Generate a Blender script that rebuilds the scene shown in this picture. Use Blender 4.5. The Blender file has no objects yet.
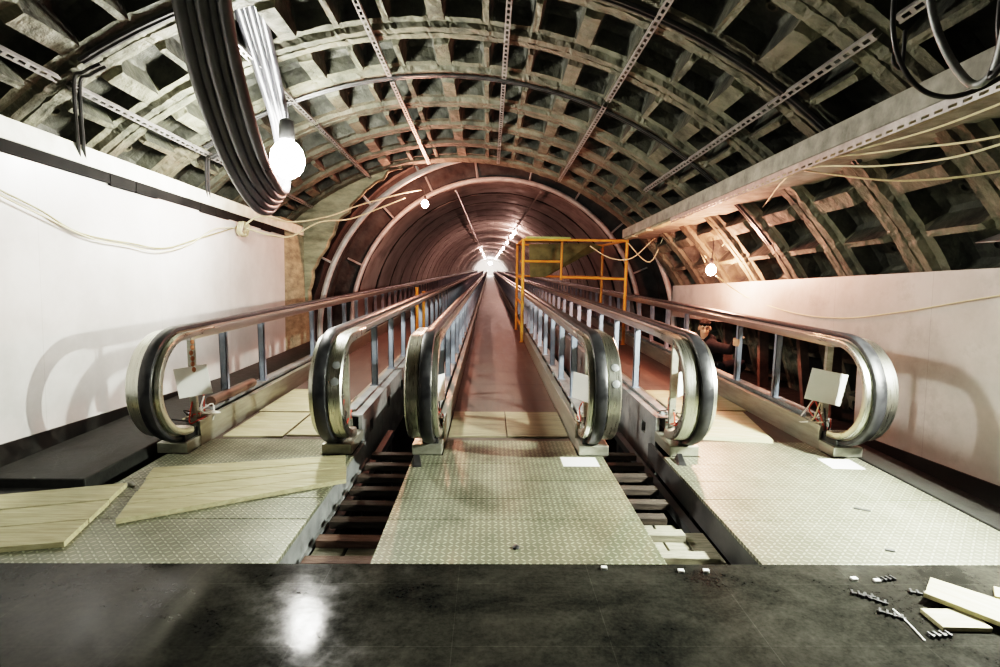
import bpy, math, random
from mathutils import Vector, Matrix
random.seed(7)
PI = math.pi
col = bpy.context.scene.collection
H = 1.45                      # eye height
SL = 0.0513                   # the old hall falls gently away from the level landing
CX = 0.185                    # centre line of the three walkways
MH = Matrix.Translation((0, 0, H)) @ Matrix.Rotation(-SL, 4, 'X')   # hall frame (origin at eye height)
HR, HZ, HX = 4.714, -2.262, -0.496   # vault radius and centre in the hall frame
ORD = ['first', 'second', 'third', 'fourth', 'fifth', 'sixth', 'seventh', 'eighth', 'ninth', 'tenth',
       'eleventh', 'twelfth', 'thirteenth', 'fourteenth', 'fifteenth', 'sixteenth']

# ------------------------------------------------------------------ materials
def nodes_of(m):
    m.use_nodes = True
    nt = m.node_tree
    return nt, nt.nodes, nt.links, nt.nodes['Principled BSDF']

def mat(name, c1, c2=None, scale=6.0, rough=(0.5, 0.5), metal=0.0, bump=0.0, bscale=None, stretch=(1, 1, 1),
        lo=0.35, hi=0.65, detail=6.0, spec=None, c3=None, s3=1.3, lo3=0.5, hi3=0.7, bdist=0.02):
    m = bpy.data.materials.new(name)
    nt, N, L, b = nodes_of(m)
    if c2 is None: c2 = c1
    tc = N.new('ShaderNodeTexCoord'); mp = N.new('ShaderNodeMapping'); mp.inputs['Scale'].default_value = stretch
    L.new(tc.outputs['Object'], mp.inputs['Vector'])
    n = N.new('ShaderNodeTexNoise'); n.inputs['Scale'].default_value = scale; n.inputs['Detail'].default_value = detail
    n.inputs['Roughness'].default_value = 0.65
    L.new(mp.outputs[0], n.inputs['Vector'])
    r = N.new('ShaderNodeValToRGB'); r.color_ramp.elements[0].position = lo; r.color_ramp.elements[1].position = hi
    r.color_ramp.elements[0].color = (*c1, 1); r.color_ramp.elements[1].color = (*c2, 1)
    L.new(n.outputs['Fac'], r.inputs['Fac'])
    out = r.outputs['Color']
    if c3 is not None:
        n3 = N.new('ShaderNodeTexNoise'); n3.inputs['Scale'].default_value = s3; n3.inputs['Detail'].default_value = 8
        n3.inputs['Roughness'].default_value = 0.7
        L.new(mp.outputs[0], n3.inputs['Vector'])
        r3 = N.new('ShaderNodeValToRGB'); r3.color_ramp.elements[0].position = lo3; r3.color_ramp.elements[1].position = hi3
        L.new(n3.outputs['Fac'], r3.inputs['Fac'])
        mx = N.new('ShaderNodeMix'); mx.data_type = 'RGBA'
        L.new(r3.outputs['Color'], mx.inputs[0]); L.new(out, mx.inputs[6]); mx.inputs[7].default_value = (*c3, 1)
        out = mx.outputs[2]
    L.new(out, b.inputs['Base Color'])
    if rough[0] != rough[1]:
        mr = N.new('ShaderNodeMapRange'); mr.inputs['From Min'].default_value = 0.3; mr.inputs['From Max'].default_value = 0.7
        mr.inputs['To Min'].default_value = rough[0]; mr.inputs['To Max'].default_value = rough[1]
        L.new(n.outputs['Fac'], mr.inputs['Value']); L.new(mr.outputs[0], b.inputs['Roughness'])
    else:
        b.inputs['Roughness'].default_value = rough[0]
    b.inputs['Metallic'].default_value = metal
    if spec is not None: b.inputs['Specular IOR Level'].default_value = spec
    if bump:
        nb = N.new('ShaderNodeTexNoise'); nb.inputs['Scale'].default_value = bscale or scale * 3; nb.inputs['Detail'].default_value = 8
        L.new(mp.outputs[0], nb.inputs['Vector'])
        bp = N.new('ShaderNodeBump'); bp.inputs['Strength'].default_value = bump; bp.inputs['Distance'].default_value = bdist
        L.new(nb.outputs['Fac'], bp.inputs['Height']); L.new(bp.outputs[0], b.inputs['Normal'])
    return m

def emit(name, c, s):
    m = bpy.data.materials.new(name)
    nt, N, L, b = nodes_of(m)
    b.inputs['Base Color'].default_value = (*c, 1)
    b.inputs['Emission Color'].default_value = (*c, 1); b.inputs['Emission Strength'].default_value = s
    return m

def math_node(N, L, op, a, b=None, clamp=False):
    n = N.new('ShaderNodeMath'); n.operation = op; n.use_clamp = clamp
    for i, v in enumerate((a, b)):
        if v is None: continue
        if isinstance(v, (int, float)): n.inputs[i].default_value = v
        else: L.new(v, n.inputs[i])
    return n.outputs[0]

def tread_mat(name, base, grime, cell=0.034):
    """raised lens-shaped bars, turned alternately left and right"""
    m = mat(name, grime, base, scale=2.6, rough=(0.5, 0.36), metal=0.25, lo=0.3, hi=0.62, c3=tuple(x * 0.55 for x in base), s3=1.1, lo3=0.52, hi3=0.85)
    nt, N, L, b = nodes_of(m)
    tc = [n for n in N if n.type == 'TEX_COORD'][0]
    sp = N.new('ShaderNodeSeparateXYZ'); L.new(tc.outputs['Object'], sp.inputs[0])
    u = math_node(N, L, 'DIVIDE', sp.outputs[0], cell); v = math_node(N, L, 'DIVIDE', sp.outputs[1], cell)
    fu = math_node(N, L, 'FLOOR', u); fv = math_node(N, L, 'FLOOR', v)
    par = math_node(N, L, 'FLOORED_MODULO', math_node(N, L, 'ADD', fu, fv), 2.0)
    sgn = math_node(N, L, 'SUBTRACT', math_node(N, L, 'MULTIPLY', par, 2.0), 1.0)
    cu = math_node(N, L, 'SUBTRACT', math_node(N, L, 'SUBTRACT', u, fu), 0.5)
    cv = math_node(N, L, 'MULTIPLY', math_node(N, L, 'SUBTRACT', math_node(N, L, 'SUBTRACT', v, fv), 0.5), sgn)
    a = math_node(N, L, 'ADD', cu, cv); d = math_node(N, L, 'SUBTRACT', cu, cv)
    a2 = math_node(N, L, 'POWER', math_node(N, L, 'DIVIDE', a, 0.66), 2.0)
    d2 = math_node(N, L, 'POWER', math_node(N, L, 'DIVIDE', d, 0.24), 2.0)
    hgt = math_node(N, L, 'SUBTRACT', 1.0, math_node(N, L, 'ADD', a2, d2), clamp=True)
    hs = math_node(N, L, 'MINIMUM', math_node(N, L, 'MULTIPLY', hgt, 2.2), 1.0)
    bp = N.new('ShaderNodeBump'); bp.inputs['Strength'].default_value = 0.9; bp.inputs['Distance'].default_value = 0.006
    L.new(hs, bp.inputs['Height']); L.new(bp.outputs[0], b.inputs['Normal'])
    src = b.inputs['Base Color'].links[0].from_socket
    mx = N.new('ShaderNodeMix'); mx.data_type = 'RGBA'; mx.blend_type = 'MULTIPLY'
    fac = math_node(N, L, 'MULTIPLY', math_node(N, L, 'SUBTRACT', 1.0, hs), 0.85)
    L.new(fac, mx.inputs[0]); L.new(src, mx.inputs[6]); mx.inputs[7].default_value = (0.30, 0.31, 0.27, 1)
    L.new(mx.outputs[2], b.inputs['Base Color'])
    return m

def line_overlay(m, axis, period, width, dark=0.4, phase=0.0, axis2=None, period2=1.0, phase2=0.0):
    """thin joints between slabs or boards, as real surface pattern in object space"""
    nt, N, L, b = nodes_of(m)
    tc = [n for n in N if n.type == 'TEX_COORD'][0]
    sp = N.new('ShaderNodeSeparateXYZ'); L.new(tc.outputs['Object'], sp.inputs[0])
    def one(ax, per, ph):
        q = math_node(N, L, 'FLOORED_MODULO', math_node(N, L, 'ADD', sp.outputs[ax], ph), per)
        return math_node(N, L, 'LESS_THAN', q, width)
    f = one(axis, period, phase)
    if axis2 is not None: f = math_node(N, L, 'MAXIMUM', f, one(axis2, period2, phase2))
    inp = b.inputs['Base Color']; src = inp.links[0].from_socket
    mx = N.new('ShaderNodeMix'); mx.data_type = 'RGBA'; mx.blend_type = 'MULTIPLY'
    L.new(f, mx.inputs[0]); L.new(src, mx.inputs[6]); mx.inputs[7].default_value = (dark, dark, dark, 1)
    L.new(mx.outputs[2], inp)
    return m

X = {}
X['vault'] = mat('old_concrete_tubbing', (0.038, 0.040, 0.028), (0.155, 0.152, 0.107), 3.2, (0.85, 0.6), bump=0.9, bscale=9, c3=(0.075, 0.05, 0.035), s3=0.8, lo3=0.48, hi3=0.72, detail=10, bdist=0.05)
X['pocket'] = mat('shade_dark_pocket', (0.013, 0.014, 0.010), (0.060, 0.061, 0.044), 4.0, (0.8, 0.5), bump=0.8, bscale=10, bdist=0.04)  # darker vault tone, depth shade painted into pocket backs and sides
X['concrete'] = mat('bare_concrete', (0.15, 0.15, 0.10), (0.33, 0.32, 0.22), 3.0, (0.9, 0.7), bump=0.5, stretch=(1, 1, 3), bdist=0.03)
X['ledge'] = mat('pale_ledge_concrete', (0.13, 0.128, 0.105), (0.27, 0.265, 0.22), 5.0, (0.8, 0.6), bump=0.5)
X['ledge_white'] = mat('whitewashed_ledge', (0.55, 0.54, 0.45), (0.8, 0.79, 0.68), 4.0, (0.7, 0.5), bump=0.3)
X['marble'] = line_overlay(mat('white_marble_slabs', (0.44, 0.43, 0.415), (0.57, 0.56, 0.545), 1.6, (0.28, 0.5), bump=0.04, c3=(0.50, 0.49, 0.47), s3=2.2, lo3=0.62, hi3=0.75), 1, 1.5, 0.004, 0.75, 0.35)
X['marble2'] = line_overlay(mat('grimy_marble_slabs', (0.36, 0.34, 0.32), (0.50, 0.48, 0.46), 1.6, (0.35, 0.6), bump=0.05, c3=(0.27, 0.25, 0.23), s3=2.2, lo3=0.55, hi3=0.8), 1, 1.2, 0.004, 0.7, 0.6)
def granite_floor():
    m = mat('polished_black_granite', (0.004, 0.004, 0.004), (0.013, 0.013, 0.011), 60.0, (0.1, 0.1), bump=0.012, bscale=30, spec=0.06)
    nt, N, L, b = nodes_of(m)
    tc = [n for n in N if n.type == 'TEX_COORD'][0]
    def noise(sc, det, st=(1, 1, 1), rough=0.7, dist=0.0):
        mp = N.new('ShaderNodeMapping'); mp.inputs['Scale'].default_value = st; L.new(tc.outputs['Object'], mp.inputs[0])
        n = N.new('ShaderNodeTexNoise'); n.inputs['Scale'].default_value = sc; n.inputs['Detail'].default_value = det; n.inputs['Roughness'].default_value = rough
        n.inputs['Distortion'].default_value = dist
        L.new(mp.outputs[0], n.inputs['Vector']); return n.outputs['Fac']
    def ramp(v, lo, hi):
        r = N.new('ShaderNodeMapRange'); r.inputs['From Min'].default_value = lo; r.inputs['From Max'].default_value = hi; L.new(v, r.inputs['Value']); return r.outputs[0]
    big = ramp(noise(1.1, 6, dist=0.9), 0.42, 0.66); streak = ramp(noise(3.0, 8, (0.8, 1.3, 1), 0.7, 1.2), 0.40, 0.85); fine = ramp(noise(28, 6), 0.25, 0.85)
    dust = math_node(N, L, 'MULTIPLY', math_node(N, L, 'ADD', math_node(N, L, 'MULTIPLY', big, 0.75), math_node(N, L, 'MULTIPLY', streak, 0.8)), math_node(N, L, 'ADD', math_node(N, L, 'MULTIPLY', fine, 0.8), 0.35), clamp=True)
    src = b.inputs['Base Color'].links[0].from_socket
    mx = N.new('ShaderNodeMix'); mx.data_type = 'RGBA'; L.new(math_node(N, L, 'MULTIPLY', dust, 0.36), mx.inputs[0]); L.new(src, mx.inputs[6]); mx.inputs[7].default_value = (0.105, 0.10, 0.082, 1)
    L.new(mx.outputs[2], b.inputs['Base Color'])
    L.new(math_node(N, L, 'ADD', math_node(N, L, 'MULTIPLY', dust, 0.22), 0.075), b.inputs['Roughness'])
    return m
X['granite'] = line_overlay(granite_floor(), 0, 0.62, 0.003, 1.6, 0.13, 1, 0.42, 0.16)
X['granite_dull'] = mat('dusty_black_granite', (0.006, 0.006, 0.0055), (0.016, 0.016, 0.014), 9.0, (0.35, 0.6), c3=(0.022, 0.021, 0.018), s3=2.2, spec=0.25)
X['granite_step'] = mat('dusty_grey_granite', (0.012, 0.012, 0.011), (0.032, 0.032, 0.028), 16.0, (0.5, 0.7), bump=0.1, spec=0.25)
X['black'] = mat('dark_void', (0.004, 0.004, 0.004), (0.012, 0.011, 0.010), 3.0, (0.85, 0.85), spec=0.1)
X['bare'] = mat('bare_dark_tubbing', (0.008, 0.007, 0.006), (0.034, 0.030, 0.026), 3.5, (0.8, 0.6), bump=0.5)
X['lining'] = mat('tunnel_lining_sheet', (0.15, 0.135, 0.13), (0.36, 0.33, 0.31), 1.8, (0.75, 0.5), bump=0.25, bscale=4, c3=(0.10, 0.085, 0.08), s3=0.9, lo3=0.48, hi3=0.75, stretch=(1, 1, 1))
X['tread'] = tread_mat('tread_plate', (0.40, 0.41, 0.30), (0.19, 0.20, 0.135))
X['tread_r'] = tread_mat('lamp_toned_tread_plate', (0.38, 0.38, 0.30), (0.23, 0.23, 0.175))  # right-landing copy, its tone set for the strong lamp light there
X['wood'] = mat('pale_pine', (0.29, 0.265, 0.15), (0.46, 0.425, 0.265), 3.0, (0.7, 0.6), bump=0.25, stretch=(1.2, 14, 14), bdist=0.01)
X['wood_edge'] = X['wood']
X['ply'] = mat('plywood_sheet', (0.36, 0.33, 0.20), (0.50, 0.46, 0.31), 3.0, (0.7, 0.6), bump=0.1, stretch=(1, 6, 6))
X['ply_shaded'] = mat('shaded_plywood_sheet', (0.17, 0.15, 0.095), (0.27, 0.245, 0.16), 3.0, (0.7, 0.6), bump=0.1, stretch=(1, 6, 6), c3=(0.11, 0.095, 0.065), s3=1.6)  # shaded plywood copy, the central lane's shade put into its colour
X['pitwood'] = mat('pit_shade_timber', (0.025, 0.019, 0.014), (0.06, 0.045, 0.034), 4.0, (0.9, 0.8), bump=0.3, stretch=(2, 14, 14))  # near-black timber copy, shade deep in the pits painted in
X['greywood'] = mat('dusty_grey_timber', (0.20, 0.19, 0.14), (0.36, 0.34, 0.26), 4.0, (0.8, 0.7), bump=0.3, stretch=(2, 14, 14))
X['redwood'] = mat('reddish_old_timber', (0.09, 0.05, 0.035), (0.18, 0.115, 0.085), 4.0, (0.8, 0.7), bump=0.3, stretch=(2, 14, 14))
X['steel'] = mat('brushed_stainless', (0.60, 0.60, 0.52), (0.76, 0.76, 0.68), 14.0, (0.24, 0.36), metal=1.0, stretch=(12, 0.4, 0.4))
X['guide'] = mat('polished_guide_rail', (0.66, 0.63, 0.59), (0.8, 0.77, 0.73), 8.0, (0.3, 0.4), metal=1.0, stretch=(10, 0.2, 1))
X['plinth'] = mat('dull_stainless', (0.30, 0.30, 0.25), (0.43, 0.43, 0.36), 6.0, (0.34, 0.45), metal=0.75, stretch=(2, 0.5, 4))
X['rubber'] = mat('black_handrail_rubber', (0.010, 0.010, 0.011), (0.030, 0.030, 0.032), 12.0, (0.28, 0.5))
X['post'] = mat('blue_grey_painted_steel', (0.17, 0.20, 0.25), (0.26, 0.29, 0.34), 5.0, (0.4, 0.5), metal=0.3)
X['galv'] = mat('galvanised_sheet', (0.20, 0.21, 0.21), (0.36, 0.37, 0.36), 4.0, (0.4, 0.6), metal=0.55, bump=0.08, c3=(0.10, 0.10, 0.10), s3=3)
X['truss'] = mat('dark_truss_steel', (0.055, 0.057, 0.058), (0.12, 0.12, 0.12), 4.0, (0.5, 0.7), metal=0.4)
X['belt'] = line_overlay(mat('dusty_walkway_pallets', (0.05, 0.036, 0.03), (0.105, 0.076, 0.064), 3.0, (0.5, 0.7), c3=(0.14, 0.105, 0.088), s3=1.4, lo3=0.5, hi3=0.85, bump=0.1, stretch=(3, 0.6, 1)), 1, 0.82, 0.012, 0.35, 0.2)
X['zinc'] = mat('zinc_slotted_channel', (0.22, 0.21, 0.20), (0.36, 0.345, 0.33), 9.0, (0.4, 0.5), metal=0.5)
X['conduit'] = mat('black_cable_sheath', (0.016, 0.016, 0.016), (0.04, 0.04, 0.04), 9.0, (0.3, 0.45))
X['bigcable'] = mat('thick_black_cable_sheath', (0.030, 0.031, 0.036), (0.065, 0.066, 0.075), 3.0, (0.27, 0.42), bump=0.05)
X['hoop'] = mat('grey_hoop_pipe', (0.30, 0.28, 0.27), (0.46, 0.43, 0.41), 5.0, (0.45, 0.6), metal=0.2)
X['yellow'] = mat('orange_yellow_paint', (0.42, 0.18, 0.02), (0.55, 0.28, 0.035), 7.0, (0.5, 0.6))
X['green'] = mat('dark_green_tarpaulin', (0.055, 0.065, 0.025), (0.12, 0.13, 0.055), 5.0, (0.6, 0.7), bump=0.3)
X['greenboard'] = mat('green_edge_plank', (0.30, 0.36, 0.10), (0.42, 0.46, 0.16), 5.0, (0.6, 0.7))
X['wire'] = mat('cream_insulated_wire', (0.55, 0.50, 0.33), (0.68, 0.62, 0.42), 9.0, (0.45, 0.5))
X['wire_dk'] = mat('olive_insulated_wire', (0.22, 0.20, 0.10), (0.32, 0.30, 0.16), 9.0, (0.45, 0.5))
X['white'] = mat('white_card', (0.72, 0.72, 0.68), (0.8, 0.8, 0.76), 3.0, (0.6, 0.6))
X['paper'] = mat('white_paper', (0.78, 0.78, 0.76), (0.82, 0.82, 0.8), 3.0, (0.7, 0.7))
X['brownpipe'] = mat('brown_tube', (0.06, 0.035, 0.025), (0.11, 0.065, 0.045), 5.0, (0.4, 0.5))
X['redwire'] = mat('red_wire', (0.45, 0.05, 0.03), (0.5, 0.07, 0.04), 4.0, (0.5, 0.5))
X['stud'] = mat('rusty_stud', (0.04, 0.025, 0.018), (0.10, 0.065, 0.05), 5.0, (0.7, 0.6), bump=0.3)
X['skin'] = mat('skin', (0.50, 0.27, 0.17), (0.58, 0.33, 0.22), 8.0, (0.5, 0.55))
X['jacket'] = mat('black_jacket_cloth', (0.004, 0.004, 0.005), (0.010, 0.010, 0.011), 14.0, (0.8, 0.9), bump=0.2, spec=0.1)
X['trousers'] = mat('dark_trouser_cloth', (0.006, 0.006, 0.008), (0.012, 0.012, 0.014), 14.0, (0.9, 0.9), spec=0.1)
X['hair'] = mat('dark_brown_hair', (0.004, 0.003, 0.002), (0.010, 0.007, 0.005), 40.0, (0.8, 0.9), bump=0.4, spec=0.15)
X['dark'] = mat('black_plastic', (0.010, 0.010, 0.010), (0.02, 0.02, 0.02), 8.0, (0.4, 0.5))
X['lip'] = mat('lip', (0.30, 0.11, 0.09))
X['lamp_hall'] = emit('white_hot_bulb', (1.0, 0.98, 0.90), 540.0)
X['lamp_pink'] = emit('warm_bulb', (1.0, 0.40, 0.28), 1700.0)
X['lamp_warm'] = emit('tunnel_bulb', (1.0, 0.56, 0.47), 900.0)
X['lamp_end'] = emit('far_fill_emission', (1.0, 0.85, 0.78), 900.0)

# ------------------------------------------------------------------ mesh helpers
class MB:
    def __init__(s): s.v = []; s.f = []; s.mi = []; s.m = 0
    def add(s, vs, fs):
        o = len(s.v); s.v += [tuple(p) for p in vs]
        for f in fs: s.f.append([i + o for i in f]); s.mi.append(s.m)
    def box(s, x0, x1, y0, y1, z0, z1):
        s.add([(x0, y0, z0), (x1, y0, z0), (x1, y1, z0), (x0, y1, z0), (x0, y0, z1), (x1, y0, z1), (x1, y1, z1), (x0, y1, z1)],
              [(3, 2, 1, 0), (4, 5, 6, 7), (0, 1, 5, 4), (1, 2, 6, 5), (2, 3, 7, 6), (3, 0, 4, 7)])
    def obox(s, c, ax, ay, az):
        c, ax, ay, az = map(Vector, (c, ax, ay, az)); vs = []
        for k in (-1, 1):
            for i, j in ((-1, -1), (1, -1), (1, 1), (-1, 1)): vs.append(c + ax * i + ay * j + az * k)
        s.add(vs, [(3, 2, 1, 0), (4, 5, 6, 7), (0, 1, 5, 4), (1, 2, 6, 5), (2, 3, 7, 6), (3, 0, 4, 7)])
    def bar(s, a, b, w, h=None, up=(0, 0, 1)):
        a, b = Vector(a), Vector(b); h = h or w; d = (b - a); L = d.length; d.normalize()
        up = Vector(up)
        if abs(d.dot(up)) > 0.98: up = Vector((1, 0, 0))
        sx = d.cross(up).normalized(); sz = sx.cross(d)
        s.obox((a + b) / 2, sx * w / 2, d * L / 2, sz * h / 2)
    def prism(s, poly, z0, z1):
        n = len(poly)
        vs = [(p[0], p[1], z0) for p in poly] + [(p[0], p[1], z1) for p in poly]
        s.add(vs, [tuple(reversed(range(n))), tuple(range(n, 2 * n))] + [(i, (i + 1) % n, n + (i + 1) % n, n + i) for i in range(n)])
    def sweep(s, path, prof, cap=True, sc=None):
        """path of (y, z) points, profile of (x, outward) points, closed; walks at constant x"""
        n = len(path); m = len(prof); vs = []
        for i in range(n):
            a = path[max(i - 1, 0)]; b = path[min(i + 1, n - 1)]
            ty, tz = b[0] - a[0], b[1] - a[1]; l = math.hypot(ty, tz); ty /= l; tz /= l
            ny, nz = -tz, ty
            for (px, po) in prof:
                if sc: po *= sc[i]
                vs.append((px, path[i][0] + ny * po, path[i][1] + nz * po))
        fs = []
        for i in range(n - 1):
            for j in range(m):
                k = (j + 1) % m; fs.append((i * m + j, i * m + k, (i + 1) * m + k, (i + 1) * m + j))
        if cap: fs.append(tuple(range(m))[::-1]); fs.append(tuple(range((n - 1) * m, n * m)))
        s.add(vs, fs)
    def tube(s, pts, r, n=8, cap=True):
        P = [Vector(p) for p in pts]; N = len(P); vs = []
        T = [(P[min(i + 1, N - 1)] - P[max(i - 1, 0)]).normalized() for i in range(N)]
        up = Vector((0, 0, 1)) if abs(T[0].z) < 0.9 else Vector((1, 0, 0))
        a = T[0].cross(up).normalized()
        for i in range(N):
            a = (a - T[i] * a.dot(T[i]))
            if a.length < 1e-5: a = T[i].orthogonal()
            a.normalize(); b = T[i].cross(a)
            rr = r[i] if isinstance(r, (list, tuple)) else r
            for k in range(n):
                q = 2 * PI * k / n; vs.append(P[i] + (a * math.cos(q) + b * math.sin(q)) * rr)
        fs = [(i * n + k, i * n + (k + 1) % n, (i + 1) * n + (k + 1) % n, (i + 1) * n + k) for i in range(N - 1) for k in range(n)]
        if cap: fs.append(tuple(range(n))[::-1]); fs.append(tuple(range((N - 1) * n, N * n)))
        s.add(vs, fs)
    def lathe(s, prof, n=16, c=(0, 0, 0), axis=None):
        vs = []; c = Vector(c)
        q = Vector(axis).to_track_quat('Z', 'Y') if axis else None
        for (r, z) in prof:
            for k in range(n):
                p = Vector((r * math.cos(2 * PI * k / n), r * math.sin(2 * PI * k / n), z))
                if q: p = q @ p
                vs.append(c + p)
        m = len(prof)
        fs = [(i * n + k, i * n + (k + 1) % n, (i + 1) * n + (k + 1) % n, (i + 1) * n + k) for i in range(m - 1) for k in range(n)]
        fs.append(tuple(range(n))[::-1]); fs.append(tuple(range((m - 1) * n, m * n)))
        s.add(vs, fs)
    def ball(s, c, rx, ry=None, rz=None, n=14, m=9):
        ry = ry or rx; rz = rz or rx; vs = []; c = Vector(c)
        for i in range(m + 1):
            t = PI * (i + 0.02 if i == 0 else i - 0.02 if i == m else i) / m
            for k in range(n):
                q = 2 * PI * k / n; vs.append(c + Vector((rx * math.sin(t) * math.cos(q), ry * math.sin(t) * math.sin(q), rz * math.cos(t))))
        fs = [(i * n + k, (i + 1) * n + k, (i + 1) * n + (k + 1) % n, i * n + (k + 1) % n) for i in range(m) for k in range(n)]
        fs.append(tuple(range(n))); fs.append(tuple(range(m * n, m * n + n))[::-1])
        s.add(vs, fs)
    def build(s, name, m, parent=None, smooth=False, loc=(0, 0, 0), bevel=0):
        me = bpy.data.meshes.new(name)
        loc = Vector(loc)
        me.from_pydata([tuple(Vector(p) - loc) for p in s.v], [], s.f); me.update()
        ms = m if isinstance(m, (list, tuple)) else [m]
        for q in ms: me.materials.append(q)
        if len(ms) > 1: me.polygons.foreach_set('material_index', s.mi)
        o = bpy.data.objects.new(name, me); col.objects.link(o); o.location = loc
        if smooth:
            me.polygons.foreach_set('use_smooth', [True] * len(me.polygons))
            if smooth != 'full': me.set_sharp_from_angle(angle=math.radians(38))
        if bevel:
            b = o.modifiers.new('bevel', 'BEVEL'); b.width = bevel; b.segments = 2; b.limit_method = 'ANGLE'
        if parent: o.parent = parent
        return o

def tag(o, label=None, cat=None, group=None, kind=None):
    if label: o['label'] = label
    if cat: o['category'] = cat
    if group: o['group'] = group
    if kind: o['kind'] = kind
    return o
def empty(name, label, cat, loc=(0, 0, 0), group=None):
    o = bpy.data.objects.new(name, None); col.objects.link(o); o.location = loc; o.empty_display_size = 0.1
    return tag(o, label, cat, group)
def struct(o): o['kind'] = 'structure'; return o
def smoothpath(pts, sub=6):
    P = [Vector(p) for p in pts]; out = []
    for i in range(len(P) - 1):
        p0, p1, p2, p3 = P[max(i - 1, 0)], P[i], P[i + 1], P[min(i + 2, len(P) - 1)]
        for k in range(sub):
            t = k / sub
            out.append(0.5 * ((2 * p1) + (p2 - p0) * t + (2 * p0 - 5 * p1 + 4 * p2 - p3) * t * t + (3 * p1 - p0 - 3 * p2 + p3) * t ** 3))
    out.append(P[-1]); return out

# ------------------------------------------------------------------ camera
CF, CP, CY, CR = 544.36, 0.1196, 0.0212, 0.0135
F = Vector((math.sin(CY) * math.cos(CP), math.cos(CY) * math.cos(CP), -math.sin(CP)))
R0 = Vector((math.cos(CY), -math.sin(CY), 0)); U0 = R0.cross(F)
RR = R0 * math.cos(CR) + U0 * math.sin(CR); UU = U0 * math.cos(CR) - R0 * math.sin(CR)
cam = bpy.data.cameras.new('camera'); co = bpy.data.objects.new('camera', cam); col.objects.link(co)
cam.sensor_width = 36; cam.lens = CF / 1000 * 36; cam.clip_start = 0.05; cam.clip_end = 400
co.matrix_world = Matrix(((RR.x, UU.x, -F.x, 0), (RR.y, UU.y, -F.y, 0), (RR.z, UU.z, -F.z, H), (0, 0, 0, 1)))
bpy.context.scene.camera = co
def ray(px, py): return F + RR * ((px - 500) / CF) - UU * ((py - 333.5) / CF)
def at(px, py, Y=None, z=None, x=None):
    """the place in the hall at a measured depth, height or side offset"""
    d = ray(px, py)
    t = Y / d.y if Y is not None else (z - H) / d.z if z is not None else x / d.x
    return Vector((0, 0, H)) + d * t
HD = Vector((0, math.cos(SL), -math.sin(SL))); HU = Vector((0, math.sin(SL), math.cos(SL)))
def hall(x, t, u): return Vector((x, 0, H)) + HD * t + HU * u
def vault_pt(deg, t, inset=0.0):
    a = math.radians(deg); r = HR - inset
    return hall(HX + r * math.sin(a), t, HZ + r * math.cos(a))

# ------------------------------------------------------------------ setting: vault
RP = 0.943
def build_vault():
    mb = MB()
    cell = 5.4
    # angular sample positions over one pocket cell (offset deg, openness 0..1)
    degs = []
    a = -81.0; k = 0
    while a < 80:
        thick = 0.85 if k % 3 == 0 else 0.32
        thick2 = 0.85 if (k + 1) % 3 == 0 else 0.32
        degs += [(a, 0, k), (a + thick, 0, k), (a + thick + 0.30, 0.8, k), (a + thick + 0.7, 1, k), (a + cell / 2, 1.02, k),
                 (a + cell - thick2 - 0.7, 1, k), (a + cell - thick2 - 0.30, 0.8, k), (a + cell - thick2, 0, k)]
        a += cell; k += 1
    degs.append((a, 0, k))
    ts = []
    n = 15
    for i in range(n):
        t0 = 10.0 - RP * (n - i)
        ts += [(t0, -0.03), (t0 + 0.012, 0), (t0 + 0.10, 0), (t0 + 0.125, -0.045), (t0 + 0.205, -0.05), (t0 + 0.23, 0.8), (t0 + 0.27, 1), (t0 + RP / 2, 1.03),
               (t0 + RP - 0.27, 1), (t0 + RP - 0.23, 0.8), (t0 + RP - 0.205, -0.05), (t0 + RP - 0.125, -0.045), (t0 + RP - 0.10, 0), (t0 + RP - 0.012, 0)]
    ts += [(10.0, 0), (10.1, 0), (10.22, 0)]
    NT = len(ts); rnd = random.Random(3)
    vs = []; dep = []
    for (d, w, k) in degs:
        for j, (t, q) in enumerate(ts):
            if q < 0: o = q * 1.0 * -1       # groove or shoulder
            else: o = 0
            open_ = max(0, q) * w
            o += 0.24 * open_ + rnd.uniform(-0.006, 0.006)
            r = HR + o; a = math.radians(d + rnd.uniform(-0.08, 0.08) * (1 if w else 0.4))
            vs.append((HX + r * math.sin(a), t + rnd.uniform(-0.008, 0.008), HZ + r * math.cos(a))); dep.append(open_)
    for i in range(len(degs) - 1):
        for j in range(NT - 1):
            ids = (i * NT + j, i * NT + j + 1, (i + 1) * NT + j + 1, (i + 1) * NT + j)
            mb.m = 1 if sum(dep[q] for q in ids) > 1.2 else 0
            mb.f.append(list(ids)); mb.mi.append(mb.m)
    mb.v += vs
    # grout plugs in the pockets
    a = -81.0
    while a < 80:
        for i in range(n):
            if rnd.random() < 0.75:
                t0 = 10.0 - RP * (n - i) + RP / 2 + rnd.uniform(-0.04, 0.04); g = math.radians(a + 2.7 + rnd.uniform(-0.5, 0.5))
                nrm = Vector((math.sin(g), 0, math.cos(g))); c = Vector((HX, t0, HZ)) + nrm * (HR + 0.25)
                mb.m = 0 if rnd.random() < 0.35 else 1
                mb.lathe([(0.035, 0.0), (0.05, 0.0), (0.05, 0.035), (0.032, 0.035), (0.03, 0.01)], 8, c, tuple(-nrm))
        a += 5.4
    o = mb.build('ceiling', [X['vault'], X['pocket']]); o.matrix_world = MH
    return struct(o)
build_vault()

def hallbox(name, m, x0, x1, t0, t1, u0, u1, bevel=0):
    mb = MB(); mb.box(x0, x1, t0, t1, u0, u1); o = mb.build(name, m, bevel=bevel); o.matrix_world = MH; return struct(o)

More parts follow.
